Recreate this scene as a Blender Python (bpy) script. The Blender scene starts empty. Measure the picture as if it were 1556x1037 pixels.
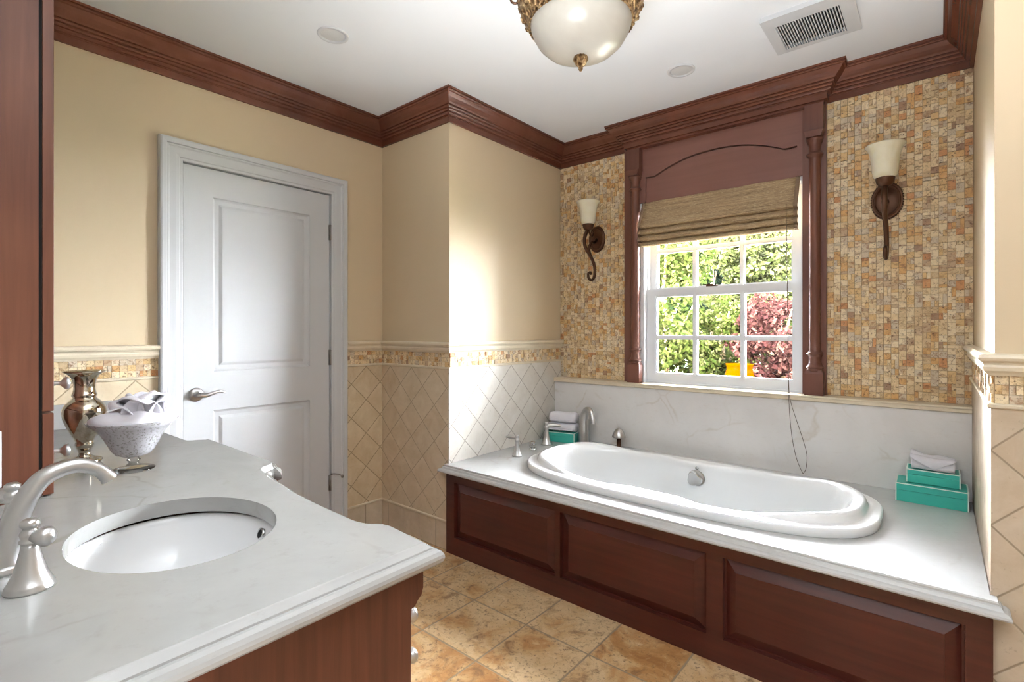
import bpy, bmesh, math, random
from math import pi, sin, cos, sqrt, radians
from mathutils import Vector, Matrix
from mathutils.geometry import tessellate_polygon

SC = bpy.context.scene
COL = SC.collection

# ------------------------------------------------------------------ camera
cd = bpy.data.cameras.new('camera'); cam = bpy.data.objects.new('camera', cd); COL.objects.link(cam)
cam.location = (0, 0, 1.24); cam.rotation_euler = (radians(90), 0, radians(40.05))
cd.sensor_width = 36; cd.lens = 770.6/1556*36; cd.shift_y = -15.5/1556
cd.clip_start = .02; cd.clip_end = 200
SC.camera = cam
# ------------------------------------------------------------------ world, sun, daylight, exposure
w = bpy.data.worlds.new('sky'); SC.world = w; w.use_nodes = True
wt = w.node_tree; bg = wt.nodes['Background']; bg.inputs[0].default_value = (.86, .93, 1, 1)
# hazy sky, brighter on the left-hand (sunny) side
_g = wt.nodes.new('ShaderNodeTexCoord'); _d = wt.nodes.new('ShaderNodeVectorMath'); _d.operation = 'DOT_PRODUCT'; _d.inputs[1].default_value = (-.78, .56, .28)
_r = wt.nodes.new('ShaderNodeMapRange'); _r.inputs[1].default_value = .35; _r.inputs[2].default_value = 1.0; _r.inputs[3].default_value = 140.0; _r.inputs[4].default_value = 270.0
wt.links.new(_g.outputs['Generated'], _d.inputs[0]); wt.links.new(_d.outputs['Value'], _r.inputs[0]); wt.links.new(_r.outputs[0], bg.inputs[1])
sd = bpy.data.lights.new('sun', 'SUN'); sd.energy = 90.0; sd.angle = radians(1.5); sd.color = (1, .95, .86)
sun = bpy.data.objects.new('sun', sd); COL.objects.link(sun)
sun.rotation_euler = (radians(38), 0, radians(-35))
def area(name, loc, rot, sx, sy, power, color=(1, 1, 1)):
    d = bpy.data.lights.new(name, 'AREA'); d.shape = 'RECTANGLE'; d.size = sx; d.size_y = sy; d.energy = power; d.color = color
    o = bpy.data.objects.new(name, d); COL.objects.link(o); o.location = loc; o.rotation_euler = rot
    return o
# added fill lamp behind the camera, bounced off the ceiling like a photographer's flash
fl = area('bounce_fill', (-.05, -.6, .5), (radians(165), 0, radians(34)), .9, .9, 92, (.9, .945, 1)); fl.data.spread = radians(108)
SC.view_settings.view_transform = 'Standard'; SC.view_settings.look = 'None'
SC.view_settings.gamma = 1; SC.view_settings.use_curve_mapping = False
SC.view_settings.exposure = 0.36

# ------------------------------------------------------------------ node materials
def lin(c):
    return tuple(((v/255)/12.92 if v/255 <= .04045 else ((v/255+.055)/1.055)**2.4) for v in c) + (1,)
class NT:
    def __init__(s, name):
        s.m = bpy.data.materials.new(name); s.m.use_nodes = True; s.t = s.m.node_tree
        s.b = s.t.nodes['Principled BSDF']; s.out = s.t.nodes['Material Output']
    def n(s, typ, ins=None, **props):
        x = s.t.nodes.new('ShaderNode'+typ)
        for k, v in props.items(): setattr(x, k, v)
        for k, v in (ins or {}).items(): s.set(x.inputs[k], v)
        return x
    def set(s, inp, v):
        if isinstance(v, bpy.types.NodeSocket): s.t.links.new(v, inp)
        else: inp.default_value = v
    def math(s, op, a, b=0.0):
        x = s.n('Math', operation=op); s.set(x.inputs[0], a); s.set(x.inputs[1], b); return x.outputs[0]
    def obj(s, scale=(1, 1, 1), rot=(0, 0, 0)):
        c = s.n('TexCoord'); m = s.n('Mapping', {'Vector': c.outputs['Object'], 'Scale': scale, 'Rotation': rot}); return m.outputs[0]
    def uv(s):
        c = s.n('TexCoord'); x = s.n('SeparateXYZ', {0: c.outputs['UV']}); return x.outputs[0], x.outputs[1]
    def noise(s, vec, scale, detail=4, rough=.55, dist=0.0):
        return s.n('TexNoise', {'Vector': vec, 'Scale': scale, 'Detail': detail, 'Roughness': rough, 'Distortion': dist}).outputs['Fac']
    def ramp(s, fac, stops, interp='LINEAR'):
        r = s.n('ValToRGB', {'Fac': fac}); e = r.color_ramp; e.interpolation = interp
        while len(e.elements) < len(stops): e.elements.new(.5)
        for q, (p, c) in zip(e.elements, stops): q.position = p; q.color = lin(c) if not isinstance(c, float) else (c, c, c, 1)
        return r.outputs['Color']
    def mix(s, fac, a, b, blend='MIX'):
        x = s.n('Mix', data_type='RGBA', blend_type=blend); s.set(x.inputs['Factor'], fac)
        for k, v in ((6, a), (7, b)):
            s.set(x.inputs[k], lin(v) if isinstance(v, tuple) and len(v) == 3 else v)
        return x.outputs[2]
    def bump(s, h, strength=.3, dist=.01):
        x = s.n('Bump', {'Height': h, 'Strength': strength, 'Distance': dist}); s.set(s.b.inputs['Normal'], x.outputs[0])
    def fin(s, color=None, rough=None, metal=None, spec=None, **k):
        if color is not None: s.set(s.b.inputs['Base Color'], lin(color) if isinstance(color, tuple) and len(color) == 3 else color)
        if rough is not None: s.set(s.b.inputs['Roughness'], rough)
        if metal is not None: s.set(s.b.inputs['Metallic'], metal)
        if spec is not None: s.set(s.b.inputs['Specular IOR Level'], spec)
        for kk, v in k.items(): s.set(s.b.inputs[kk], v)
        return s.m

def m_plain(name, c, rough=.5, metal=0.0, spec=None, **k): return NT(name).fin(c, rough, metal, spec, **k)
def m_paint(name, c, rough=.55):
    t = NT(name); o = t.obj(); n = t.noise(o, 2.2, 3)
    c2 = tuple(max(0, v-7) for v in c)
    t.bump(t.noise(o, 260, 2), .05, .002)
    return t.fin(t.mix(n, c, c2), rough, spec=.3)
def m_wood(name, dark, light, axis='x', rough=.32, grain=1.0, bump=.06):
    t = NT(name); sc = {'x': (1.2, 26, 26), 'y': (26, 1.2, 26), 'z': (26, 26, 1.2), 'n': (5, 5, 5)}[axis]
    o = t.obj(sc); n = t.noise(o, 1.6, 6, .6, .4); n2 = t.noise(t.obj(), 2.1, 2)
    f = t.math('ADD', t.math('MULTIPLY', n, .75*grain), t.math('MULTIPLY', n2, .45))
    r = t.ramp(f, [(.35, dark), (.78, light)])
    if bump: t.bump(n, bump, .002)
    return t.fin(r, rough, spec=.45)
def m_marble(name, base, vein, rough=.16, vs=.5, sc=1.0):
    t = NT(name); o = t.obj(); warp = t.noise(o, 2.3*sc, 5, .6, .6)
    v = t.n('TexVoronoi', {'Vector': t.mix(.16, o, t.n('TexNoise', {'Vector': o, 'Scale': 3.2*sc, 'Detail': 5}).outputs['Color']), 'Scale': 3.1*sc}, feature='DISTANCE_TO_EDGE').outputs['Distance']
    line = t.ramp(v, [(0, 1.0), (.022, 0.0)]); brk = t.ramp(t.noise(o, 5*sc, 3), [(.48, 0.0), (.66, 1.0)])
    fac = t.math('MULTIPLY', t.math('MULTIPLY', line, brk), vs)
    cloud = t.mix(t.ramp(warp, [(.3, 0.0), (.75, 1.0)]), base, tuple(max(0, q-14) for q in base))
    fine = t.ramp(t.noise(t.obj((1, 1, 2.5)), 24*sc, 5, .7), [(.57, 0.0), (.8, .3)])
    c = t.mix(fine, cloud, vein); c = t.mix(fac, c, vein)
    return t.fin(c, rough, spec=.5)
def m_tile(name, u0, v0, diag, base, dark, grout, rough=.45, square=None):
    """diamond-laid (or square-laid) stone tile; u, v in metres"""
    t = NT(name); u, v = t.uv(); o = t.obj()
    if square:
        p = t.math('DIVIDE', t.math('SUBTRACT', u, u0), square[0]); q = t.math('DIVIDE', t.math('SUBTRACT', v, v0), square[1])
        gw = .0022/square[0]
    else:
        a = t.math('DIVIDE', t.math('SUBTRACT', u, u0), diag); b = t.math('DIVIDE', t.math('SUBTRACT', v, v0), diag)
        p = t.math('ADD', a, b); q = t.math('SUBTRACT', a, b); gw = .0022/(diag*.7)
    def edge(x):
        f = t.math('FRACT', x); return t.math('MINIMUM', f, t.math('SUBTRACT', 1.0, f))
    e = t.math('MINIMUM', edge(p), edge(q))
    g = t.ramp(e, [(gw*.6, 1.0), (gw*1.5, 0.0)])
    cell = t.n('CombineXYZ', {0: t.math('FLOOR', p), 1: t.math('FLOOR', q)})
    rnd = t.n('TexWhiteNoise', {'Vector': cell.outputs[0]}, noise_dimensions='2D').outputs['Value']
    sh = t.n('VectorMath', {0: o, 1: t.n('VectorMath', {0: cell.outputs[0], 1: (3.7, 5.1, 2.3)}, operation='MULTIPLY').outputs[0]}, operation='ADD').outputs[0]
    n = t.noise(sh, 9, 6, .65, .5); sp = t.noise(sh, 55, 4, .7)
    c = t.mix(t.ramp(n, [(.32, 0.0), (.75, 1.0)]), base, dark)
    c = t.mix(t.math('MULTIPLY', t.math('SUBTRACT', rnd, .5), .28), c, dark)
    c = t.mix(t.ramp(sp, [(.62, 0.0), (.8, .55)]), c, tuple(int(x*.62) for x in dark))
    c = t.mix(g, c, grout)
    t.bump(t.math('SUBTRACT', t.math('MULTIPLY', sp, -.08), t.math('MULTIPLY', g, 1.0)), .25, .004)
    return t.fin(c, rough, spec=.4)
def m_floor():
    t = NT('travertine_floor'); u, v = t.uv(); o = t.obj(); S = .305
    p = t.math('DIVIDE', t.math('SUBTRACT', u, -1.635), S); q = t.math('DIVIDE', t.math('SUBTRACT', v, 1.675), S)
    def edge(x):
        f = t.math('FRACT', x); return t.math('MINIMUM', f, t.math('SUBTRACT', 1.0, f))
    wob = t.math('MULTIPLY', t.math('SUBTRACT', t.noise(o, 40, 3), .5), .012)
    e = t.math('ADD', t.math('MINIMUM', edge(p), edge(q)), wob)
    g = t.ramp(e, [(.008, 1.0), (.016, 0.0)])
    cell = t.n('CombineXYZ', {0: t.math('FLOOR', p), 1: t.math('FLOOR', q)}).outputs[0]
    rn = t.n('TexWhiteNoise', {'Vector': cell}, noise_dimensions='2D'); rnd = rn.outputs['Value']
    sh = t.n('VectorMath', {0: o, 1: t.n('VectorMath', {0: rn.outputs['Color'], 1: (9., 9., 9.)}, operation='MULTIPLY').outputs[0]}, operation='ADD').outputs[0]
    n = t.noise(sh, 4.2, 7, .66, 1.1); n2 = t.noise(sh, 13, 6, .7, .8); n3 = t.noise(sh, 60, 4, .7)
    f = t.math('ADD', n, t.math('MULTIPLY', t.math('SUBTRACT', rnd, .5), .16))
    c = t.ramp(f, [(.28, (156, 108, 62)), (.4, (180, 134, 84)), (.5, (198, 164, 120)), (.62, (208, 180, 140)), (.76, (170, 140, 102))])
    c = t.mix(t.ramp(n2, [(.53, 0.0), (.68, .8)]), c, (128, 92, 60))
    c = t.mix(t.ramp(n2, [(.25, .55), (.42, 0.0)]), c, (228, 206, 170))
    c = t.mix(t.math('MULTIPLY', t.ramp(n3, [(.55, 0.0), (.66, .9)]), t.ramp(n, [(.3, .25), (.62, 1.0)])), c, (104, 78, 54))
    c = t.mix(g, c, (150, 132, 108))
    t.bump(t.math('SUBTRACT', t.math('MULTIPLY', n3, .15), g), .3, .004)
    return t.fin(c, .33, spec=.45)
def m_mosaic():
    t = NT('split_face_mosaic'); a = t.n('Attribute', attribute_name='rnd').outputs['Fac']; o = t.obj()
    sh = t.n('VectorMath', {0: o, 1: t.n('CombineXYZ', {0: t.math('MULTIPLY', a, 57.), 1: t.math('MULTIPLY', a, 31.), 2: 0.0}).outputs[0]}, operation='ADD').outputs[0]
    c = t.ramp(a, [(0, (214, 188, 146)), (.12, (232, 212, 174)), (.26, (222, 188, 134)), (.38, (212, 196, 170)), (.5, (236, 218, 184)), (.62, (216, 170, 112)),
                   (.7, (226, 202, 158)), (.8, (198, 170, 136)), (.86, (232, 208, 164)), (.93, (206, 150, 100)), (.97, (172, 140, 112)), (.985, (222, 180, 126))], 'CONSTANT')
    n = t.noise(sh, 30, 7, .72, 1.0); n2 = t.noise(sh, 95, 4, .7)
    c = t.mix(t.ramp(n, [(.5, 0.0), (.66, .85)]), c, (146, 98, 60))
    c = t.mix(t.ramp(n, [(.26, .6), (.42, 0.0)]), c, (236, 216, 180))
    c = t.mix(t.ramp(n2, [(.57, 0.0), (.67, .9)]), c, (92, 64, 46))
    t.bump(t.math('ADD', n, t.math('MULTIPLY', n2, .4)), .35, .006)
    return t.fin(c, .5, spec=.4)
def m_metal(name, c, rough=.25, brushed=False):
    t = NT(name)
    return t.fin(c, rough, 1.0)
def m_glass(name, tint=(1, 1, 1, 1), refl=.08):
    t = NT(name); t.t.nodes.remove(t.b)
    tr = t.n('BsdfTransparent', {'Color': tint}); gl = t.n('BsdfGlossy', {'Roughness': .02})
    lw = t.n('LayerWeight', {'Blend': .25}); f = t.math('ADD', t.math('MULTIPLY', lw.outputs['Fresnel'], .9), refl*.3)
    mx = t.n('MixShader', {0: f, 1: tr.outputs[0], 2: gl.outputs[0]}); t.t.links.new(mx.outputs[0], t.out.inputs[0]); return t.m
def m_leaf(name, stops, trans=.35):
    stops = [(p, tuple(q*.235 for q in c)) for p, c in stops]; t = NT(name); a = t.n('Attribute', attribute_name='rnd').outputs['Fac']; c = t.ramp(a, stops); t.t.nodes.remove(t.b)
    d = t.n('BsdfDiffuse', {'Color': c}); tl = t.n('BsdfTranslucent', {'Color': c})
    mx = t.n('MixShader', {0: trans, 1: d.outputs[0], 2: tl.outputs[0]}); t.t.links.new(mx.outputs[0], t.out.inputs[0]); return t.m

M = {}
M['ceiling'] = m_paint('ceiling_paint', (238, 240, 242), .7)
M['wall'] = m_paint('beige_wall_paint', (217, 197, 165), .5)
M['pale'] = m_paint('pale_wall_paint', (214, 210, 204), .5)
M['white'] = m_plain('white_gloss_paint', (204, 205, 206), .35)
M['crown'] = m_wood('mahogany_crown', (96, 54, 39), (134, 84, 64), 'n', .26, .5, 0)
M['crownwood'] = m_wood('mahogany_header_sheen', (122, 82, 71), (140, 98, 86), 'x', .42, .5, 0)  # mahogany with the room's reflected sheen lightened into its colour
M['columnwood'] = m_wood('mahogany_column', (98, 58, 46), (122, 80, 62), 'z', .36, .6)
M['panelwood'] = m_wood('dark_mahogany_panel', (62, 25, 19), (92, 44, 35), 'x', .3, .7)
M['walnut'] = m_wood('walnut_vanity', (70, 36, 26), (118, 70, 52), 'z', .38)
M['cherry'] = m_wood('cherry_tower', (94, 52, 35), (138, 88, 62), 'z', .42, .6)
M['deckmarble'] = m_marble('white_cream_marble', (198, 198, 196), (168, 160, 148), .12, .35)
M['counter'] = m_marble('vanity_marble_dim', (170, 169, 166), (130, 124, 115), .12, .45, 1.3)  # darker copy of the deck stone, for the dimmer light on the counter
M['slabmarble'] = m_marble('crema_marble', (232, 229, 226), (196, 184, 166), .2, .45, 1.1)
M['rail'] = m_marble('travertine_rail', (226, 212, 186), (200, 180, 146), .35, .4, 3)
M['dia_bumpf'] = m_tile('diamond_tile_corner', -2.438, 1.018, .2075, (218, 202, 176), (196, 174, 142), (172, 154, 128))
M['dia_bumpr'] = m_tile('diamond_tile_bath_daylit', 2.078, 1.018, .2085, (224, 219, 211), (208, 200, 188), (168, 160, 148))  # same tile, cool window light put into its colour
M['dia_left'] = m_tile('diamond_tile_left', 1.836, 1.018, .2075, (220, 202, 172), (198, 174, 138), (160, 140, 112))
M['dia_left2'] = m_tile('diamond_tile_sink', .648, 1.018, .2075, (224, 208, 180), (206, 184, 150), (170, 150, 120))
M['dia_right'] = m_tile('diamond_tile_right', .113, .903, .2135, (206, 190, 168), (186, 166, 140), (154, 138, 116))
M['base_tile'] = m_tile('base_tile', -2.218, .0, .2, (216, 200, 178), (194, 176, 148), (158, 142, 118), square=(.15, .158))
M['floor'] = m_floor(); M['mosaic'] = m_mosaic()
M['grout'] = m_plain('mosaic_grout', (168, 140, 106), .8)
M['nickel'] = m_metal('brushed_nickel', (208, 207, 206), .31, True)
M['chrome'] = m_metal('polished_chrome', (215, 215, 215), .1)
M['hinge'] = m_metal('satin_hinge', (150, 146, 140), .35)
M['porcelain'] = m_plain('white_porcelain', (240, 240, 240), .08, **{'Coat Weight': .4})
M['acrylic'] = m_plain('white_tub_acrylic', (240, 241, 241), .1, **{'Coat Weight': .3})
M['bronze'] = m_metal('dark_bronze', (96, 70, 56), .42)
M['goldbronze'] = NT('antique_gold')
_t = M['goldbronze']; _o = _t.obj(); _v = _t.n('TexVoronoi', {'Vector': _o, 'Scale': 62}).outputs['Distance']; _n = _t.noise(_o, 40, 4, .6, 1.5)
_t.bump(_t.math('ADD', _v, _n), .9, .02)
M['goldbronze'] = _t.fin(_t.ramp(_t.math('ADD', _t.math('MULTIPLY', _v, .5), _t.math('MULTIPLY', _n, .6)), [(.3, (64, 44, 28)), (.5, (126, 96, 64)), (.7, (178, 150, 110))]), .42, .85)
_t = NT('alabaster_glass'); _o = _t.obj(); M['alabaster'] = _t.fin(_t.mix(_t.noise(_o, 7, 4, .6, 1), (172, 167, 157), (150, 143, 131)), .3, **{'Subsurface Weight': .3, 'Subsurface Radius': (.03, .03, .03), 'Subsurface Scale': .5})
_t = NT('amber_cream_glass'); _o = _t.obj(); M['shade'] = _t.fin(_t.mix(_t.noise(_o, 22, 4), (250, 243, 218), (244, 232, 196)), .35, **{'Transmission Weight': .0, 'Subsurface Weight': .4, 'Subsurface Radius': (.03, .03, .02), 'Subsurface Scale': .4})
M['teal'] = m_plain('teal_box', (62, 186, 170), .45)
M['piping'] = m_plain('pale_piping', (226, 240, 230), .6)
_t = NT('white_terry'); _o = _t.obj(); _t.bump(_t.noise(_o, 420, 3, .7), .5, .004); M['towel'] = _t.fin((236, 234, 240), .95, spec=.1)
M['black'] = m_plain('black_cavity_shade', (14, 13, 12), .8)  # stands in for the shade inside gaps and openings
M['glass'] = m_glass('window_glass')
M['clear'] = m_glass('clear_stem_glass', (.97, .98, .98, 1), .1)
_t = NT('mercury_bowl_glass'); _o = _t.obj(); _sp = _t.ramp(_t.noise(_o, 150, 5, .75), [(.53, 0.0), (.62, 1.0)])
_t.b.inputs['Transmission Weight'].default_value = 0.0
M['speckle'] = _t.fin(_t.mix(_sp, (232, 230, 234), (150, 142, 130)), .2, .15, Alpha=.62)
_t = NT('mercury_silver'); _o = _t.obj(); _n = _t.noise(_o, 34, 5, .7, .6)
M['mercury'] = _t.fin(_t.mix(_t.ramp(_n, [(.4, 0.0), (.7, 1.0)]), (226, 220, 206), (176, 158, 122)), .07, 1.0)
_t = NT('woven_shade'); _u, _v2 = _t.uv(); _o = _t.obj((3, 3, 240)); _n = _t.noise(_o, 1.0, 5, .75); _o2 = _t.obj((70, 70, 380)); _n2 = _t.noise(_o2, 1.0, 3, .7)
_c = _t.mix(_t.ramp(_n, [(.35, 0.0), (.62, 1.0)]), (122, 98, 74), (200, 174, 136)); _c = _t.mix(_t.ramp(_n2, [(.5, 0.0), (.7, .7)]), _c, (224, 206, 170))
_t.bump(_n, .6, .004); M['woven'] = _t.fin(_c, .8, spec=.2)
_t = NT('woven_edge'); _n = _t.noise(_t.obj((3, 3, 300)), 1.0, 4, .7); M['wovenedge'] = _t.fin(_t.mix(_n, (136, 112, 90), (158, 134, 110)), .8, spec=.2)
M['cord'] = m_plain('shade_cord', (96, 84, 72), .8)
M['slot'] = m_plain('grey_slot', (120, 120, 122), .5)
M['vinyl'] = m_plain('white_vinyl_sash', (240, 242, 246), .35)
M['bounce_ground'] = m_paint('pale_bounce_ground', (190, 184, 172), .9)  # unseen ground, made pale to bounce daylight into the room
M['lawn'] = m_paint('lawn_green', (46, 58, 28), .9)
M['potglaze'] = m_plain('orange_glaze', (36, 16, 0), .8, spec=0.0)
M['bark'] = m_plain('bark', (92, 74, 56), .9)

# ------------------------------------------------------------------ geometry helpers
def wloc(o):
    v = Vector((0, 0, 0))
    while o is not None: v += o.location; o = o.parent
    return v
def tag(o, label=None, cat=None, group=None, kind=None):
    if label: o['label'] = label
    if cat: o['category'] = cat
    if group: o['group'] = group
    if kind: o['kind'] = kind
    return o
def thing(name, label, cat, loc, group=None):
    o = bpy.data.objects.new(name, None); COL.objects.link(o); o.location = loc; o.empty_display_size = .05
    return tag(o, label, cat, group)
class MB:
    """collects geometry in world metres"""
    def __init__(s): s.v = []; s.f = []; s.sm = []; s.r = []
    def add(s, vs, fs, smooth=False, rnd=0.0):
        b = len(s.v); s.v += [tuple(q) for q in vs]
        for f in fs: s.f.append(tuple(i+b for i in f)); s.sm.append(smooth); s.r.append(rnd)
    def box(s, x0, x1, y0, y1, z0, z1, rnd=0.0, skip=''):
        vs = [(x, y, z) for x in (x0, x1) for y in (y0, y1) for z in (z0, z1)]
        F = {'x-': (0, 1, 3, 2), 'x+': (4, 6, 7, 5), 'y-': (0, 4, 5, 1), 'y+': (2, 3, 7, 6), 'z-': (0, 2, 6, 4), 'z+': (1, 5, 7, 3)}
        s.add(vs, [f for k, f in F.items() if k not in skip.split()], False, rnd)
        return s
    def bbox(s, x0, x1, y0, y1, z0, z1, b=.003):
        """box with chamfered edges"""
        bm = bmesh.new(); r = bmesh.ops.create_cube(bm, size=1)
        for v in bm.verts: v.co = Vector(((x0+x1)/2+v.co.x*(x1-x0), (y0+y1)/2+v.co.y*(y1-y0), (z0+z1)/2+v.co.z*(z1-z0)))
        bmesh.ops.bevel(bm, geom=list(bm.edges), offset=b, segments=2, profile=.5, affect='EDGES')
        s.bm(bm); return s
    def bm(s, bm, smooth=False, mat=None):
        bm.verts.index_update()
        s.add([(mat @ v.co if mat else v.co) for v in bm.verts], [tuple(v.index for v in f.verts) for f in bm.faces], smooth); bm.free(); return s
    def loft(s, rings, closed=True, cap0=False, cap1=False, smooth=True):
        n = len(rings[0]); vs = [p for r in rings for p in r]; fs = []
        for i in range(len(rings)-1):
            for j in range(n if closed else n-1):
                k = (j+1) % n; fs.append((i*n+j, i*n+k, (i+1)*n+k, (i+1)*n+j))
        if cap0: fs.append(tuple(range(n-1, -1, -1)))
        if cap1: fs.append(tuple((len(rings)-1)*n+j for j in range(n)))
        s.add(vs, fs, smooth); return s
    def lathe(s, c, prof, seg=32, cap0=True, cap1=True, smooth=True, flute=None, axis=None):
        """prof: (radius, z)"""
        c = Vector(c); rings = []
        for r, z in prof:
            ring = []
            for j in range(seg):
                a = 2*pi*j/seg; rr = r*(1+(flute[1]*cos(flute[0]*a) if flute else 0))
                p = Vector((rr*cos(a), rr*sin(a), z))
                if axis is not None: p = axis @ p
                ring.append(c+p)
            rings.append(ring)
        return s.loft(rings, True, cap0, cap1, smooth)
    def tube(s, pts, rad, seg=12, cap=True, smooth=True, flat=None):
        """rad: number or list; round section swept along pts"""
        P = [Vector(p) for p in pts]; R = rad if isinstance(rad, (list, tuple)) else [rad]*len(P)
        rings = []; up = None
        for i, p in enumerate(P):
            d = (P[min(i+1, len(P)-1)]-P[max(i-1, 0)]).normalized()
            if up is None:
                up = Vector((0, 0, 1)) if abs(d.z) < .9 else Vector((1, 0, 0))
            sx = d.cross(up).normalized(); up = sx.cross(d).normalized()
            fl = flat or 1
            rings.append([p+R[i]*(cos(2*pi*j/seg)*sx*fl+sin(2*pi*j/seg)*up) for j in range(seg)])
        return s.loft(rings, True, cap, cap, smooth)
    def sweep(s, path, prof, z0=0.0, closed=False, side=1, smooth=False, capends=True):
        """prof (o, z): offset along the right-hand normal of the plan path, mitred"""
        P = [Vector(p) for p in path]; n = len(P); rings = []
        for i in range(n):
            a = P[i]-P[i-1] if (i > 0 or closed) else None; b = P[(i+1) % n]-P[i] if (i < n-1 or closed) else None
            a = (a or b).normalized(); b = (b or a).normalized()
            na = Vector((a.y, -a.x))*side; nb = Vector((b.y, -b.x))*side
            m = (na+nb); m = m/max(m.dot(na), .2) if m.length > 1e-6 else na
            rings.append([(P[i].x+m.x*o, P[i].y+m.y*o, z0+z) for o, z in prof])
        if closed: rings.append(rings[0])
        k = len(prof); vs = [p for r in rings for p in r]; fs = []
        for i in range(len(rings)-1):
            for j in range(k-1): fs.append((i*k+j, i*k+j+1, (i+1)*k+j+1, (i+1)*k+j))
        if capends and not closed:
            fs.append(tuple(range(k))); fs.append(tuple((len(rings)-1)*k+j for j in range(k-1, -1, -1)))
        s.add(vs, fs, smooth); return s
    def poly(s, outer, holes, to3, rnd=0.0):
        loops = [outer]+list(holes); flat = [q for l in loops for q in l]
        tr = tessellate_polygon([[Vector((a, b, 0)) for a, b in l] for l in loops])
        s.add([to3(a, b, 0) for a, b in flat], [tuple(t) for t in tr]); return s
    def panelled(s, rect, panels, steps, to3):
        """flat face with raised/sunk rectangular panels; steps: (inset, depth) list; to3(u, v, d)"""
        R = lambda r, i: [(r[0]+i, r[2]+i), (r[1]-i, r[2]+i), (r[1]-i, r[3]-i), (r[0]+i, r[3]-i)]
        s.poly(R(rect, 0), [R(p, 0) for p in panels], to3)
        for p in panels:
            prev = (0, 0)
            for st in steps:
                a = [to3(u, v, prev[1]) for u, v in R(p, prev[0])]; b = [to3(u, v, st[1]) for u, v in R(p, st[0])]
                s.add(a+b, [(i, (i+1) % 4, 4+(i+1) % 4, 4+i) for i in range(4)]); prev = st
            s.add([to3(u, v, prev[1]) for u, v in R(p, prev[0])], [(0, 1, 2, 3)])
        return s
    def build(s, name, m, parent=None, label=None, cat=None, group=None, kind=None, origin=None, solid=True):
        me = bpy.data.meshes.new(name)
        off = wloc(parent) if parent is not None else Vector((0, 0, 0))
        org = Vector(origin) if origin is not None else off
        me.from_pydata([tuple(Vector(v)-org) for v in s.v], [], s.f)
        uv = me.uv_layers.new(name='UVMap')
        me.validate(); me.update()
        if solid:
            bm = bmesh.new(); bm.from_mesh(me); bmesh.ops.recalc_face_normals(bm, faces=bm.faces); bm.to_mesh(me); bm.free()
        uv = me.uv_layers[0]
        for p in me.polygons:
            nx, ny, nz = (abs(q) for q in p.normal)
            for li in p.loop_indices:
                q = me.vertices[me.loops[li].vertex_index].co+org
                uv.data[li].uv = (q.y, q.z) if nx >= ny and nx >= nz else ((q.x, q.z) if ny >= nz else (q.x, q.y))
        if len(me.polygons) == len(s.sm):
            me.polygons.foreach_set('use_smooth', s.sm)
            if any(s.r):
                at = me.attributes.new('rnd', 'FLOAT', 'FACE'); at.data.foreach_set('value', s.r)
        me.materials.append(M[m] if isinstance(m, str) else m)
        o = bpy.data.objects.new(name, me); COL.objects.link(o)
        if parent is not None:
            o.parent = parent; o.location = org-off
        else: o.location = org
        return tag(o, label, cat, group, kind)
def sell(cx, cy, a, b, n, N, z):
    """superellipse ring"""
    r = []
    for i in range(N):
        t = 2*pi*i/N; c, q = cos(t), sin(t)
        r.append((cx+a*math.copysign(abs(c)**(2/n), c), cy+b*math.copysign(abs(q)**(2/n), q), z))
    return r
def bez(pts, n=10):
    """Catmull-Rom through pts"""
    P = [Vector(p) for p in pts]; out = []
    for i in range(len(P)-1):
        a = P[max(i-1, 0)]; b = P[i]; c = P[i+1]; d = P[min(i+2, len(P)-1)]
        for k in range(n):
            t = k/n; out.append(.5*((2*b)+(c-a)*t+(2*a-5*b+4*c-d)*t*t+(3*b-a-3*c+d)*t**3))
    return out+[P[-1]]
def lerp(a, b, t): return a+(b-a)*t
def interp(xs, ys, x):
    for i in range(len(xs)-1):
        if x <= xs[i+1]: return lerp(ys[i], ys[i+1], (x-xs[i])/(xs[i+1]-xs[i]))
    return ys[-1]
def smooth01(t): t = max(0, min(1, t)); return t*t*(3-2*t)

random.seed(7)
# ------------------------------------------------------------------ room shell
XL, YB, XB, YW, XR, YR, ZC = -2.74, 1.963, -2.112, 3.066, .122, 1.978, 2.56   # painted planes
XE, YK, XV, YV = 2.0, -2.0, -.70, .02                                          # unseen side of the room
floor = MB().box(XL-.1, XE+.1, YK-.1, YW+.12, -.1, 0).build('floor', 'floor', kind='structure')
ceiling = MB().box(XL-.1, XE+.1, YK-.1, YW+.12, ZC, ZC+.12).build('ceiling', 'ceiling', kind='structure')
DY0, DY1, DZ = .832, 1.598, 2.042
mb = MB().box(XL-.12, XL, YV, DY0-.02, 0, ZC).box(XL-.12, XL, DY1+.02, YW+.1, 0, ZC).box(XL-.12, XL, DY0-.02, DY1+.02, DZ+.02, ZC)
mb.box(XL-.2, XL-.12, DY0-.2, DY1+.2, 0, ZC)  # added slab behind the doorway, stops sky light leaking round the door
wall_left = mb.build('wall_left', 'wall', kind='structure')
wall_corner = MB().box(XL, XB, YB, YW+.1, 0, ZC).build('wall_corner', 'wall', kind='structure')
OX0, OX1, OZ0, OZ1 = -1.475, -.548, .905, 2.062
mb = MB().box(XB, OX0, YW, YW+.14, 0, ZC).box(OX1, XR+.12, YW, YW+.14, 0, ZC).box(OX0, OX1, YW, YW+.14, 0, OZ0).box(OX0, OX1, YW, YW+.14, OZ1, ZC)
wall_window = mb.build('wall_window', 'wall', kind='structure')
wall_right = MB().box(XR, XE+.1, YR, YW+.14, 0, ZC).build('wall_right', 'wall', kind='structure')
wall_vanity = MB().box(XL-.1, XV, YV-.12, YV, 0, ZC).box(XV-.12, XV, YK, YV-.12, 0, ZC).build('wall_vanity', 'pale', kind='structure')
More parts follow.
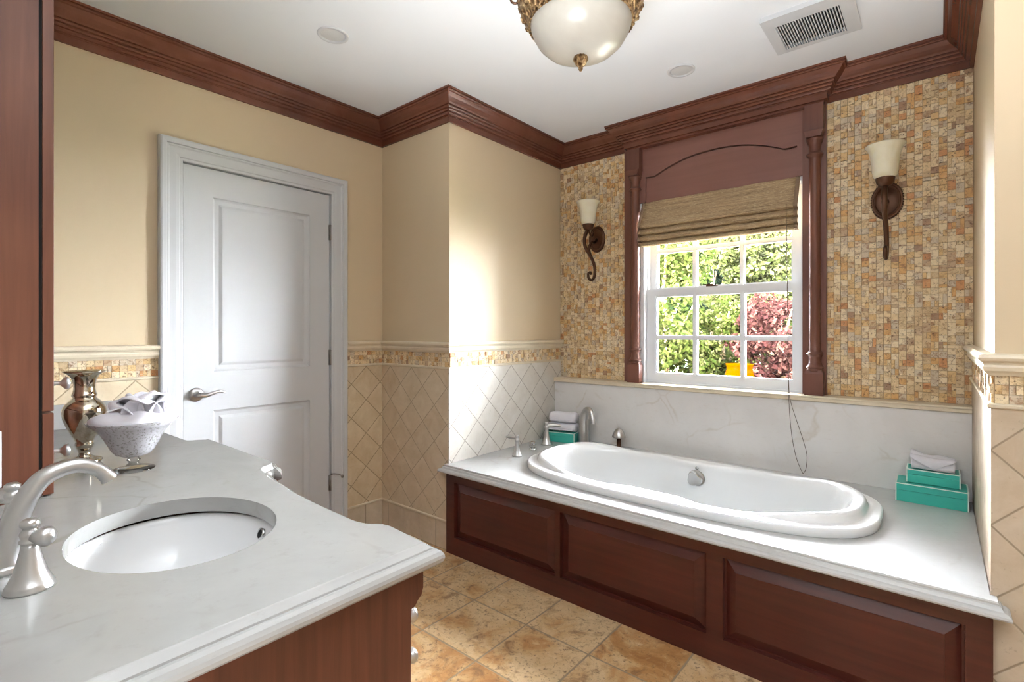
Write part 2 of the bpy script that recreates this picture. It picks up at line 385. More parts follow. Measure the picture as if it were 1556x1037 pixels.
mb = MB().box(XE, XE+.1, YK, YR, 0, ZC)
wall_side = mb.build('wall_side', 'pale', kind='structure')
mb = MB().box(XV-.12, XE+.1, YK-.1, YK, 0, ZC)
wall_back = mb.build('wall_back', 'pale', kind='structure')

# crown moulding: one mitred run with a break-out over the window
CROWN = [(0, 0), (.106, 0), (.106, -.010), (.099, -.0105), (.099, -.0145), (.103, -.016), (.104, -.019), (.101, -.0225), (.093, -.024), (.088, -.031), (.08, -.041), (.069, -.051), (.06, -.058), (.055, -.065), (.046, -.0655), (.046, -.0695),
         (.051, -.07), (.0515, -.0745), (.048, -.079), (.039, -.0795), (.039, -.083), (.0425, -.0835), (.043, -.088), (.039, -.0935), (.030, -.094), (.030, -.098), (.0335, -.0985), (.0335, -.103), (.028, -.1085), (.019, -.109), (.019, -.113), (.015, -.1135), (.015, -.143), (0, -.143)]
BX0, BX1, BY = -1.545, -.445, 2.995
path = [(XL, YV), (XL, YB), (XB, YB), (XB, YW), (BX0, YW), (BX0, BY), (BX1, BY), (BX1, YW), (XR, YW), (XR, YR), (XE, YR)]
MB().sweep(path, CROWN, ZC).build('trim_1', 'crown', kind='structure')

# wainscot
RAIL = [(0, .062), (.026, .062), (.034, .058), (.037, .05), (.034, .042), (.026, .037), (.024, .03), (.026, .024), (.024, .014), (.018, .007), (.014, 0), (0, 0)]
LINER = [(0, .014), (.012, .014), (.016, .0105), (.016, .0035), (.012, 0), (0, 0)]
def mosaic(mb, u0, u1, v0, v1, to3, cw=.0295, rows=None):
    n = max(1, round((u1-u0)/cw)); cw = (u1-u0)/n; g = .0006
    for i in range(n):
        a0, a1 = u0+i*cw, u0+(i+1)*cw; v = v0
        while v < v1-.002:
            h = rows or random.choice([.0148, .0295, .0295, .0295, .0295, .0295, .044]); e = min(v+h, v1)
            if v1-e < .009: e = v1
            parts = [(a0, a1)] if random.random() > .16 else [(a0, (a0+a1)/2), ((a0+a1)/2, a1)]
            for b0, b1 in parts:
                d = random.uniform(.004, .0105); t = [random.uniform(-.0012, .0012) for _ in range(4)]
                q = [to3(b0+g, v+g, 0), to3(b1-g, v+g, 0), to3(b1-g, e-g, 0), to3(b0+g, e-g, 0)]
                f = [to3(b0+g, v+g, d+t[0]), to3(b1-g, v+g, d+t[1]), to3(b1-g, e-g, d+t[2]), to3(b0+g, e-g, d+t[3])]
                mb.add(q+f, [(4, 5, 6, 7), (0, 1, 5, 4), (1, 2, 6, 5), (2, 3, 7, 6), (3, 0, 4, 7)], False, random.random()*.98+.01)
            v = e
def wainscot(parent, path, dia, name=''):
    """path runs with the room on its right-hand side"""
    MB().sweep(path, RAIL, 1.114).build('chair_rail', 'rail', parent, kind='structure')
    MB().sweep(path, LINER, 1.021).build('pencil_liner', 'rail', parent, kind='structure')
    if dia: MB().sweep(path, [(0, 1.023), (.008, 1.023), (.008, .170), (0, .170)]).build('diamond_tile', dia, parent, kind='structure')
    bk = MB().sweep(path, [(0, 1.116), (.002, 1.116), (.002, 1.034), (0, 1.034)]); bk.build('mosaic_backing', 'grout', parent, kind='structure')
    mb = MB()
    for (p, q) in zip(path, path[1:]):
        p = Vector(p); q = Vector(q); L = (q-p).length; d = (q-p)/L; nn = Vector((d.y, -d.x))
        mosaic(mb, 0, L, 1.035, 1.115, lambda u, v, o, p=p, d=d, nn=nn: (p.x+d.x*u+nn.x*(o+.001), p.y+d.y*u+nn.y*(o+.001), v), .0285, .0267)
    mb.build('mosaic_border', 'mosaic', parent, kind='structure', solid=False)
def base_course(parent, path):
    MB().sweep(path, [(0, .158), (.008, .158), (.008, 0), (0, 0)]).build('base_tile', 'base_tile', parent, kind='structure')
    MB().sweep(path, LINER, .156).build('base_liner', 'rail', parent, kind='structure')
wainscot(wall_left, [(XL, .05), (XL, .735)], 'dia_left2')
wainscot(wall_left, [(XL, 1.694), (XL, YB)], 'dia_left'); base_course(wall_left, [(XL, 1.694), (XL, YB)])
# the corner pier has two faces, each with its own tile layout, under one continuous rail
cp = [(XL, YB), (XB, YB), (XB, YW-.012)]
wainscot(wall_corner, cp, None)
MB().sweep([(XL+.008, YB), (XB, YB)], [(0, 1.023), (.008, 1.023), (.008, .170), (0, .170)]).build('diamond_tile', 'dia_bumpf', wall_corner, kind='structure')
MB().sweep([(XB, YB-.008), (XB, YW-.012)], [(0, 1.023), (.008, 1.023), (.008, .170), (0, .170)]).build('diamond_tile', 'dia_bumpr', wall_corner, kind='structure')
base_course(wall_corner, [(XL+.008, YB), (XB, YB)])
rp = [(XR, YW-.012), (XR, YR), (XE, YR)]
wainscot(wall_right, rp, 'dia_right')
MB().sweep([(XR, YR), (XE, YR)], [(0, .158), (.008, .158), (.008, 0), (0, 0)]).build('base_tile', 'base_tile', wall_right, kind='structure')

# mosaic field and marble splash on the window wall
MB().box(XB, -1.58, YW-.002, YW, .9, 2.43).box(-.44, XR, YW-.002, YW, .9, 2.43).build('mosaic_backing', 'grout', wall_window, kind='structure')
mb = MB()
for a, b in ((XB+.002, -1.58), (-.44, XR-.002)): mosaic(mb, a, b, .909, 2.424, lambda u, v, o: (u, YW-.001-o, v))
mb.build('mosaic_tile', 'mosaic', wall_window, kind='structure', solid=False)
SPY = 2.978
MB().box(XB+.009, XR-.009, SPY, YW, .493, .882).build('marble_splash', 'slabmarble', wall_window, kind='structure')
LEDGE = [(0, .908), (.1, .908), (.104, .905), (.104, .899), (.1, .896), (.1, .882), (.094, .878), (0, .878)]
MB().sweep([(XB+.009, YW), (XR-.009, YW)], LEDGE).build('marble_ledge', 'rail', wall_window, kind='structure')

# ------------------------------------------------------------------ door
mb = MB()
t3 = lambda u, v, d: (XL-.004-d, u, v)
mb.panelled((.838, 1.594, .012, 2.036), [(.968, 1.472, 1.038, 1.9), (.968, 1.472, .24, .846)], [(.004, .006), (.012, .011), (.03, .011), (.042, .004), (.046, .003)], t3)
mb.box(XL-.042, XL-.004, .838, 1.594, .012, 2.036, skip='x+')
door = mb.build('door_1', 'white', kind='structure')
# jamb and casing
mb = MB().box(XL-.12, XL-.001, DY0-.02, DY0, 0, DZ).box(XL-.12, XL-.001, DY1, DY1+.02, 0, DZ).box(XL-.12, XL-.001, DY0-.02, DY1+.02, DZ, DZ+.02)
mb.build('door_jamb', 'white', door, kind='structure')
CAS = [(0, 0), (0, .012), (.004, .014), (.012, .014), (.016, .018), (.03, .02), (.055, .02), (.062, .025), (.067, .025), (.07, .032), (.088, .034), (.095, .031), (.098, .024), (.098, 0)]
rings = []
for (y, z, my, mz) in [(DY0, 0, -1, 0), (DY0, DZ, -1, 1), (DY1, DZ, 1, 1), (DY1, 0, 1, 0)]:
    rings.append([(XL+h, y+my*o, z+mz*o) for o, h in CAS])
MB().loft(rings, False, smooth=False).build('door_casing', 'white', door, kind='structure', solid=False)
for z in (1.818, 1.084, .346):
    mb = MB().lathe((XL+.006, 1.597, z-.045), [(.006, 0), (.006, .029), (.0066, .03), (.006, .031), (.006, .059), (.0066, .06), (.006, .061), (.006, .09)], 10)
    mb.box(XL-.003, XL+.003, 1.588, 1.606, z-.045, z+.045)
    hg = mb.build('hinge', 'hinge', door, kind='structure')
    if z < .5:
        mb = MB().tube([(XL+.01, 1.597, z+.05), (XL+.022, 1.605, z+.055), (XL+.045, 1.625, z+.052), (XL+.058, 1.64, z+.04)], .0035, 8).lathe((XL+.058, 1.64, z+.03), [(.006, 0), (.008, .008), (.006, .018)], 10)
        mb.tube([(XL+.012, 1.597, z+.05), (XL+.03, 1.59, z+.06)], .004, 8)
        mb.build('hinge_stop', 'hinge', hg, kind='structure')
rot = Matrix.Rotation(pi/2, 3, 'Y')
kx, ky, kz = XL-.004, .893, .932
rose = MB().lathe((kx, ky, kz), [(.033, 0), (.033, .004), (.03, .009), (.02, .011), (.013, .014), (.012, .042), (.014, .05), (.0, .054)], 28, axis=rot)
dh = rose.build('door_handle', 'nickel', door, kind='structure')
pts = bez([(kx+.046, ky, kz), (kx+.048, ky+.025, kz-.004), (kx+.047, ky+.055, kz+.004), (kx+.045, ky+.085, kz+.012), (kx+.042, ky+.106, kz+.006), (kx+.04, ky+.113, kz+.002)], 6)
MB().tube(pts, [lerp(.011, .0045, i/(len(pts)-1)) for i in range(len(pts))], 12).build('lever', 'nickel', dh, kind='structure')

# ------------------------------------------------------------------ window
WY = 3.10
mb = MB().box(OX0, OX0+.024, YW-.02, YW+.14, OZ0, OZ1).box(OX1-.008, OX1, YW-.02, YW+.14, OZ0, OZ1).box(OX0, OX1, YW-.01, YW+.14, OZ1-.02, OZ1).box(OX0, OX1, YW+.003, YW+.14, OZ0, OZ0+.012)
mb.box(OX0+.024, OX0+.03, YW+.03, YW+.14, OZ0, OZ1)
win = mb.build('window_1', 'vinyl', kind='structure')
def sash(name, y0, y1, x0, x1, z0, z1, gx0, gx1, gz0, gz1, mx, mz):
    mb = MB().box(x0, gx0, y0, y1, z0, z1).box(gx1, x1, y0, y1, z0, z1).box(gx0, gx1, y0, y1, z0, gz0).box(gx0, gx1, y0, y1, gz1, z1)
    s = mb.build(name, 'vinyl', win, kind='structure')
    ym = (y0+y1)/2; mu = MB(); mw = .0135
    # stepped glazing bead and muntins
    for k, (dy, ww) in enumerate(((.012, mw), (.017, mw*.55))):
        for x in mx: mu.box(x-ww, x+ww, ym-dy, ym+dy, gz0, gz1)
        for z in mz: mu.box(gx0, gx1, ym-dy+.0003, ym+dy-.0003, z-ww, z+ww)
    for a, b in ((gx0, gx0+.008), (gx1-.008, gx1)): mu.box(a, b, ym-.012, ym+.012, gz0, gz1)
    for a, b in ((gz0, gz0+.008), (gz1-.008, gz1)): mu.box(gx0, gx1, ym-.0121, ym+.0121, a, b)
    mu.build('muntin', 'vinyl', s, kind='structure')
    MB().box(gx0, gx1, ym-.002, ym+.002, gz0, gz1).build('window_pane', 'glass', s, kind='structure')
sash('lower_sash', WY-.012, WY+.022, -1.449, -.556, .917, 1.506, -1.391, -.6, .966, 1.464, (-1.139, -.863), (1.198,))
sash('upper_sash', WY+.028, WY+.062, -1.445, -.556, 1.464, 2.04, -1.404, -.612, 1.51, 2.0, (-1.155, -.877), (1.752,))
mb = MB().box(-1.07, -1.01, WY-.01, WY+.02, 1.506, 1.514).lathe((-1.04, WY+.004, 1.514), [(.011, 0), (.011, .006), (.006, .01)], 14).box(-1.085, -1.035, WY-.004, WY+.006, 1.515, 1.522)
mb.build('sash_lock', 'bronze', win, kind='structure')

# ------------------------------------------------------------------ mahogany window surround
mb = MB()
mb.box(-1.581, OX0, YW-.036, YW-.002, .908, 2.43).box(OX1, -.44, YW-.036, YW-.002, .908, 2.43)
surr = mb.build('trim_2', 'columnwood', kind='structure')
# header with an arched sunk panel
HY = YW-.03; ax0, ax1 = -1.435, -.575; zt = 2.43
def arch(n=40, x0=ax0, x1=ax1, dz=0.0):
    out = []
    for i in range(n+1):
        t = i/n; x = lerp(x0, x1, t); e = .07
        if t < e: z = 2.225-.004*smooth01(t/e)
        elif t > 1-e: z = 2.225-.004*smooth01((1-t)/e)
        else:
            q = (t-e)/(1-2*e)*2-1; z = 2.221+.088*(1-abs(q)**2.2)
        out.append((x, z+dz))
    return out
up = arch(); mb = MB()
for (a, b) in zip(up, up[1:]):
    # upper plate, the shadow groove under its edge, then the sunk panel below
    g = .007; d = HY+.010; k = HY+.030
    mb.add([(a[0], HY, a[1]), (b[0], HY, b[1]), (b[0], HY, zt), (a[0], HY, zt), (a[0], k, a[1]), (b[0], k, b[1])], [(0, 1, 2, 3), (4, 5, 1, 0)])
    mb.add([(a[0], k, a[1]-g), (b[0], k, b[1]-g), (b[0], k, b[1]), (a[0], k, a[1]), (a[0], d, a[1]-g), (b[0], d, b[1]-g)], [(0, 1, 2, 3), (4, 5, 1, 0)])
    mb.add([(a[0], d, OZ1), (b[0], d, OZ1), (b[0], d, b[1]-g), (a[0], d, a[1]-g), (a[0], HY+.035, OZ1), (b[0], HY+.035, OZ1)], [(0, 1, 2, 3), (0, 1, 5, 4)])
mb.box(OX0, ax0, HY, YW-.002, OZ1, zt).box(ax1, OX1, HY, YW-.002, OZ1, zt)
mb.add([(OX0, YW-.002, OZ1), (OX1, YW-.002, OZ1), (OX1, YW-.002, zt), (OX0, YW-.002, zt)], [(0, 1, 2, 3)])
mb.build('header_panel', 'crownwood', surr, kind='structure', solid=False)
# breakout box that the crown wraps
MB().box(BX0, BX1, BY, YW-.002, 2.405, ZC).build('cornice_block', 'crown', surr, kind='structure')
for cx in (-1.4975, -.4895):
    cy = 3.005; hw = .0425
    def sq(w, z, k=1.0): return [(cx+a*w, cy+b*w*.9, z) for a, b in ((-1, -1), (1, -1), (1, 1), (-1, 1))]
    mb = MB().box(cx-hw, cx+hw, 2.985, YW-.03, 2.265, 2.405)
    mb.loft([sq(hw*.0+.0425, 2.265), sq(.034, 2.235)], cap1=True, smooth=False)
    pr = [(.03, 2.24), (.038, 2.236), (.04, 2.23), (.037, 2.224), (.033, 2.22), (.034, 2.212), (.029, 2.205), (.026, 2.19), (.026, 2.165), (.03, 2.16), (.037, 2.156), (.0395, 2.15), (.036, 2.144), (.028, 2.14), (.0265, 2.13),
          (.0265, 1.2), (.027, 1.135), (.03, 1.13), (.0385, 1.124), (.0385, 1.118), (.03, 1.112), (.027, 1.105), (.027, 1.075), (.03, 1.065), (.034, 1.06), (.0385, 1.055), (.0385, 1.048), (.033, 1.045), (.036, 1.04), (.036, 1.03)]
    mb.lathe((cx, cy+.015, 0), pr, 40, flute=None)
    mb.box(cx-hw, cx+hw, 2.985, YW-.03, .908, 1.02)
    mb.loft([[(cx+a*hw, 3.0105+b*.0255, 1.02) for a, b in ((-1, -1), (1, -1), (1, 1), (-1, 1))], [(cx+a*.036, 3.0105+b*.022, 1.036) for a, b in ((-1, -1), (1, -1), (1, 1), (-1, 1))], [(cx+a*.02, 3.0105+b*.015, 1.044) for a, b in ((-1, -1), (1, -1), (1, 1), (-1, 1))]], cap1=True, smooth=False)
    mb.build('column', 'columnwood', surr, kind='structure')

# ------------------------------------------------------------------ roman shade
x0, x1 = -1.462, -.562
rs = thing('roman_shade', 'brown woven wood roman shade half raised over the window', 'window shade', (-1.01, 3.04, 2.05))
prof = [(3.042, 2.0615), (3.034, 2.03), (3.015, 1.985), (2.992, 1.935), (2.978, 1.905), (2.976, 1.893), (2.984, 1.886), (2.998, 1.884), (2.99, 1.878), (2.978, 1.868), (2.974, 1.856), (2.98, 1.846), (2.998, 1.842),
        (2.988, 1.836), (2.976, 1.826), (2.974, 1.812), (2.982, 1.804), (3.0, 1.802), (2.99, 1.797), (2.98, 1.788), (2.982, 1.778), (2.995, 1.774), (3.02, 1.776)]
prof = [tuple(p) for p in bez([(0, y, z) for y, z in prof], 3)]
def shade_piece(a, b, off, name, m):
    N = 24 if b-a > .2 else 2
    rings = []
    for i in range(N+1):
        x = lerp(a, b, i/N); rings.append([(x, y-off+.0012*sin(x*37+z*20), z+.0016*sin(x*23+y*60)) for _, y, z in prof]+[(x, y+.006, z) for _, y, z in reversed(prof)])
    MB().loft(rings, True, True, True, True).build(name, m, rs)
shade_piece(x0+.018, x1-.018, 0, 'shade_fabric', 'woven')
shade_piece(x0, x0+.019, .001, 'edge_binding', 'wovenedge'); shade_piece(x1-.019, x1, .001, 'edge_binding', 'wovenedge')
MB().box(x0+.01, x1-.01, 3.046, 3.07, 2.02, 2.0617).build('head_rail', 'wovenedge', rs)
cp1 = bez([(-.612, 2.972, 1.905), (-.608, 2.95, 1.85), (-.602, 2.952, 1.4), (-.599, 2.952, 1.1), (-.596, 2.948, .9), (-.585, 2.95, .72), (-.563, 2.95, .59), (-.535, 2.95, .515), (-.529, 2.95, .51), (-.517, 2.95, .54), (-.513, 2.95, .6), (-.525, 2.95, .66), (-.555, 2.95, .76), (-.584, 2.948, .86), (-.594, 2.948, .93), (-.599, 2.954, 1.1), (-.606, 2.952, 1.6), (-.609, 2.952, 1.85)], 8)
MB().tube(cp1, .0013, 6).build('lift_cord', 'cord', rs)

# ------------------------------------------------------------------ wall sconces
def sconce(x, label):
    t = thing('wall_sconce', label, 'wall light', (x, YW, 1.87), 'wall sconces beside the window')
    rotp = Matrix.Rotation(pi/2, 3, 'X')
    mb = MB(); rings = []
    for k, (s_, d) in enumerate([(1.0, .008), (1.0, .016), (.97, .022), (.92, .019), (.88, .019), (.84, .025), (.8, .026), (.76, .022), (.72, .02), (.3, .024), (.0, .025)]):
        rings.append([(x+.062*s_*cos(a), YW-d, 1.87+.088*s_*sin(a)) for a in [2*pi*j/40 for j in range(40)]])
    mb.loft(rings)
    for j in range(44):
        a = 2*pi*j/44; c = (x+.061*cos(a), YW-.014, 1.87+.087*sin(a))
        mb.lathe(c, [(.0, -.005), (.0045, -.003), (.0055, 0), (.0045, .003), (0, .005)], 6)
    mb.build('backplate', 'bronze', t)
    Y = lambda d: YW-d
    main = bez([(x, Y(.125), 1.925), (x, Y(.15), 1.90), (x, Y(.175), 1.855), (x, Y(.172), 1.81), (x, Y(.14), 1.775), (x, Y(.1), 1.745), (x, Y(.065), 1.71), (x, Y(.045), 1.665), (x, Y(.05), 1.615), (x, Y(.075), 1.588), (x, Y(.105), 1.585), (x, Y(.128), 1.602), (x, Y(.128), 1.625), (x, Y(.105), 1.635), (x, Y(.093), 1.622)], 7)
    mb = MB().tube(main, [lerp(.0125, .0075, i/(len(main)-1)) for i in range(len(main))], 10)
    inner = bez([(x, Y(.02), 1.87), (x, Y(.05), 1.845), (x, Y(.085), 1.84), (x, Y(.11), 1.815), (x, Y(.12), 1.785), (x, Y(.105), 1.755)], 7)
    mb.tube(inner, .0095, 8)
    loop = bez([(x, Y(.125), 1.92), (x, Y(.1), 1.885), (x, Y(.075), 1.885), (x, Y(.065), 1.91), (x, Y(.085), 1.925)], 6)
    mb.tube(loop, .006, 8)
    mb.build('scroll_arm', 'bronze', t)
    MB().lathe((x, Y(.13), 0), [(.006, 1.905), (.012, 1.912), (.026, 1.92), (.034, 1.932), (.038, 1.95), (.038, 1.957), (.03, 1.96)], 28).build('shade_cup', 'bronze', t)
    pr = [(.034, 1.952), (.046, 1.962), (.051, 1.985), (.053, 2.02), (.057, 2.055), (.065, 2.085), (.076, 2.103), (.079, 2.106), (.077, 2.109), (.072, 2.103), (.061, 2.085), (.053, 2.055), (.049, 2.02), (.047, 1.985), (.042, 1.966), (.03, 1.96)]
    MB().lathe((x, Y(.13), 0), pr, 36, False, False).build('glass_shade', 'shade', t)
sconce(-1.80, 'bronze scroll wall sconce with cream glass shade left of the window')
sconce(-.19, 'bronze scroll wall sconce with cream glass shade right of the window')

# ------------------------------------------------------------------ ceiling fixtures
lx, ly = -.889, 1.404
cl = thing('ceiling_light', 'ornate antique gold ceiling light with frosted glass bowl', 'ceiling light', (lx, ly, ZC))
MB().lathe((lx, ly, 0), [(.163, 2.236), (.161, 2.226), (.154, 2.205), (.138, 2.178), (.112, 2.154), (.08, 2.139), (.045, 2.131), (.0, 2.129)], 48, False, False).build('glass_bowl', 'alabaster', cl)
mb = MB().lathe((lx, ly, 0), [(.158, 2.24), (.164, 2.232), (.171, 2.236), (.172, 2.243), (.178, 2.252), (.187, 2.262), (.196, 2.28), (.201, 2.3), (.203, 2.315), (.207, 2.318), (.207, 2.326), (.2, 2.33), (.19, 2.325), (.16, 2.25)], 64, False, False)
for j in range(84):
    a = 2*pi*j/84
    for r, z, s_ in ((.168, 2.232, .0042), (.204, 2.322, .0045)):
        mb.lathe((lx+r*cos(a), ly+r*sin(a), z), [(0, -s_), (s_*.85, -s_*.5), (s_, 0), (s_*.85, s_*.5), (0, s_)], 6)
for j in range(24):
    a = 2*pi*j/24
    for da, r, z, s_ in ((0, .186, 2.268, .011), (.5, .196, 2.292, .009), (.25, .18, 2.254, .006), (.75, .2, 2.306, .006)):
        b = a+da*2*pi/24; mb.lathe((lx+r*cos(b), ly+r*sin(b), z), [(0, -s_), (s_*.8, -s_*.6), (s_, 0), (s_*.6, s_*.7), (0, s_)], 6)
band = mb.build('metal_band', 'goldbronze', cl)
for j in range(3):
    a = radians(220.0)+j*2*pi/3; c = Vector((lx+.213*cos(a), ly+.213*sin(a), 2.318)); e = Vector((cos(a), sin(a), 0))
    MB().tube([c+e*.014*cos(q)+Vector((0, 0, .014*sin(q))) for q in [2*pi*k/16 for k in range(17)]], .004, 8).build('loop', 'bronze', band)
    MB().tube(bez([(lx+.213*cos(a), ly+.213*sin(a), 2.33), (lx+.16*cos(a), ly+.16*sin(a), 2.4), (lx+.08*cos(a), ly+.08*sin(a), 2.43), (lx+.02*cos(a), ly+.02*sin(a), 2.5)], 6), .006, 8).build('arm', 'bronze', cl)
MB().lathe((lx, ly, 0), [(.0, 2.56), (.065, 2.56), (.065, 2.55), (.055, 2.538), (.03, 2.525), (.022, 2.5), (.012, 2.48), (0, 2.47)], 32, False, False).build('canopy', 'goldbronze', cl)
MB().lathe((lx, ly, 0), [(.0, 2.139), (.014, 2.138), (.02, 2.133), (.0225, 2.126), (.022, 2.118), (.017, 2.107), (.009, 2.099), (.006, 2.095), (.007, 2.09), (.004, 2.084), (0, 2.082)], 36, False, False, flute=(12, .07)).build('finial', 'goldbronze', cl)
def can(x, y, label):
    t = thing('recessed_light', label, 'recessed light', (x, y, ZC), 'recessed ceiling lights')
    MB().lathe((x, y, 0), [(.067, ZC), (.067, ZC-.004), (.062, ZC-.007), (.052, ZC-.006), (.049, ZC-.001), (.049, ZC)], 40, False, False).build('trim_ring', 'white', t)
    MB().lathe((x, y, 0), [(.05, ZC-.002), (.046, ZC-.0022), (.04, ZC-.003), (.02, ZC-.0055), (0, ZC-.006)], 40, False, False).build('baffle', 'baffle', t)
M['baffle'] = m_plain('baffle_grey', (206, 205, 202), .5)
can(-2.065, 1.217, 'small round white recessed ceiling light above the white door')
can(-.997, 2.517, 'small round white recessed ceiling light in front of the window cornice')
vx0, vx1, vy0, vy1, vz = -.579, -.25, 2.312, 2.636, ZC-.022
ev = thing('exhaust_vent', 'square white exhaust fan grille on the ceiling near the window', 'ceiling vent', (-.415, 2.474, ZC))
gx0, gx1, gy0, gy1 = -.535, -.302, 2.385, 2.606
mb = MB().poly([(vx0, vy0), (vx1, vy0), (vx1, vy1), (vx0, vy1)], [[(gx0, gy0), (gx1, gy0), (gx1, gy1), (gx0, gy1)]], lambda a, b, d: (a, b, vz))
mb.loft([[(vx0+.004, vy0+.004, ZC), (vx1-.004, vy0+.004, ZC), (vx1-.004, vy1-.004, ZC), (vx0+.004, vy1-.004, ZC)], [(vx0, vy0, vz), (vx1, vy0, vz), (vx1, vy1, vz), (vx0, vy1, vz)]], smooth=False)
mb.build('grille_frame', 'white', ev, solid=False)
MB().box(gx0, gx1, gy0, gy1, ZC-.004, ZC-.001).build('vent_shade_sheet', 'black', ev)  # black sheet painting the dark behind the slats
for i in range(23):
    x = gx0+(gx1-gx0)*(i+.5)/23
    MB().box(x-.002, x+.002, gy0-.001, gy1+.001, vz-.0004, vz+.006).build('slat', 'white', ev)

# ------------------------------------------------------------------ tub panel, deck, tub
PY = 1.939
tp = thing('tub_surround', 'dark mahogany panelled front below the white bathtub deck', 'tub panel', (-1.0, PY, 0))
pan = [(-2.048, -1.368, .095, .4), (-1.34, -.672, .095, .4), (-.611, .059, .095, .4)]
t3 = lambda u, v, d: (u, PY+d, v)
R = lambda r: [(r[0], r[2]), (r[1], r[2]), (r[1], r[3]), (r[0], r[3])]
mb = MB().poly(R((XB-.0, .117, 0, .452)), [R(p) for p in pan], t3)
for p in pan:
    a = [(u, PY, v) for u, v in R(p)]; b = [(u, PY+.022, v) for u, v in R(p)]
    mb.add(a+b, [(i, (i+1) % 4, 4+(i+1) % 4, 4+i) for i in range(4)])
mb.add([(XB, PY, 0), (XB, PY, .452), (XB, PY+.022, .452), (XB, PY+.022, 0), (.117, PY, 0), (.117, PY, .452), (.117, PY+.022, .452), (.117, PY+.022, 0)], [(0, 1, 2, 3), (4, 5, 6, 7), (3, 2, 6, 7)])
mb.build('panel_frame', 'panelwood', tp, solid=False)
for p in pan:
    a = (p[0]+.001, p[1]-.001, p[2]+.001, p[3]-.001)
    MB().panelled(a, [(a[0]+.006, a[1]-.006, a[2]+.006, a[3]-.006)], [(.038, -.018), (.0385, -.0195)], lambda u, v, d: (u, PY+.0215+d, v)).build('raised_panel', 'panelwood', tp, solid=False)
ZD = .493; N = 128
TX, TY, TA, TB = -.978, 2.43, .812, .408
OG = [(0, ZD), (.004, ZD), (.006, ZD-.004), (.006, ZD-.009), (.011, ZD-.012), (.014, ZD-.018), (.016, ZD-.021), (.024, ZD-.023), (.03, ZD-.028), (.032, ZD-.034), (.03, ZD-.039), (.026, ZD-.041), (0, ZD-.041)]
X0, X1, YF = XB+.003, XR-.009, 1.932
mb = MB()
# deck plan: notched round the corner pier on the left and round the end of the right-hand wall
plan = [(X0+.006, SPY), (X0+.006, YB-.009), (-2.113, YB-.009), (-2.113, YF), (.122, YF), (.122, YR-.01), (X1-.001, YR-.01), (X1-.001, SPY)]
hole = [(p[0], p[1]) for p in sell(TX, TY, .775, .372, 3, N, 0)]
mb.poly(plan, [hole], lambda a, b, d: (a, b, ZD))
mb.sweep([(-2.113, YB-.009), (-2.113, YF), (.122, YF), (.122, YR-.01)], OG, side=1)
mb.loft([[(a, b, ZD) for a, b in hole], [(a, b, ZD-.04) for a, b in hole]], smooth=False)
deck = mb.build('tub_deck', 'deckmarble', None, 'white marble bathtub deck with ogee edge on the mahogany panel', 'tub deck', origin=(TX, TY, ZD-.041), solid=False)
tub = thing('bathtub', 'long white oval drop in bathtub set in the marble deck', 'bathtub', (TX, TY, ZD))
def ring(a, b, zf, n=3.0, bulge=0.0, raise_=0.0):
    r = []
    for i in range(N):
        t = 2*pi*i/N; c, q = cos(t), sin(t)
        x = a*math.copysign(abs(c)**(2/n), c); y = b*math.copysign(abs(q)**(2/n), q)
        k = bulge*(1-smooth01((abs(x)-.1)/.13)); y -= math.copysign(k, y) if abs(y) > .1 else 0
        up = raise_*smooth01((abs(x)-.34)/.33)
        r.append((TX+x, TY+y, ZD+zf+up))
    return r
FZ = .036
rings = [ring(TA-.004, TB-.004, .0), ring(TA, TB, .004), ring(TA, TB, FZ-.008), ring(TA-.003, TB-.003, FZ-.002), ring(TA-.009, TB-.009, FZ),
         ring(.768, .372, FZ, 2.9), ring(.763, .367, FZ+.001, 2.9, 0, .003), ring(.758, .362, FZ+.001, 2.9, 0, .02), ring(.75, .357, FZ+.001, 2.8, .012, .031), ring(.738, .352, FZ+.001, 2.8, .03, .034),
         ring(.722, .346, FZ+.001, 2.8, .04, .03), ring(.71, .34, FZ-.001, 2.7, .044, .021), ring(.698, .334, FZ-.008, 2.7, .045, .006), ring(.688, .328, FZ-.025, 2.7, .045, 0), ring(.672, .318, -.06, 2.7, .04), ring(.645, .3, -.16, 2.6, .03),
         ring(.6, .28, -.27, 2.6, .02), ring(.565, .262, -.33, 2.5, .01), ring(.53, .243, -.362, 2.5), ring(.48, .21, -.376, 2.4), ring(.3, .13, -.383, 2.2), ring(.05, .02, -.386, 2)]
MB().loft(rings, True, False, True).build('tub_shell', 'acrylic', tub)
mb = MB().bbox(TX-.085, TX+.085, TY-.352, TY-.328, ZD+FZ, ZD+FZ+.0035, .001); mb.build('grip_pad', 'acrylic', tub)
MB().box(TX-.08, TX+.075, TY-.3565, TY-.352, ZD+FZ, ZD+FZ+.002).build('grip_slot', 'slot', tub)
MB().box(TX-.055, TX-.035, TY-.326, TY-.321, ZD+FZ+.0008, ZD+FZ+.0016).build('maker_badge', 'slot', tub, 'small grey badge')
oy = TY+.278; rotm = Matrix.Rotation(radians(98), 3, 'X')
oc = (-.985, oy-.006, .458)
MB().lathe(oc, [(.0, 0), (.043, 0), (.043, .008), (.039, .012), (.0, .012)], 36, False, False, axis=rotm).build('overflow_ring', 'hinge', tub)
mb = MB(); pl = []
for zz in (.012, .03, .033):
    sc_ = 1 if zz < .032 else .93
    pl.append([Vector(oc)+rotm @ Vector((sc_*.037*(1+.13*cos(3*a+.6))*cos(a)-.004, sc_*.037*(1+.13*cos(3*a+.6))*sin(a), zz)) for a in [2*pi*j/40 for j in range(40)]])
mb.loft(pl, True, False, True, False).build('overflow_knob', 'chrome', tub)
MB().lathe((-.985, oy-.004, .507), [(0, 0), (.009, 0), (.009, .004), (0, .006)], 16, False, False, axis=rotm).build('jet_button', 'chrome', tub)

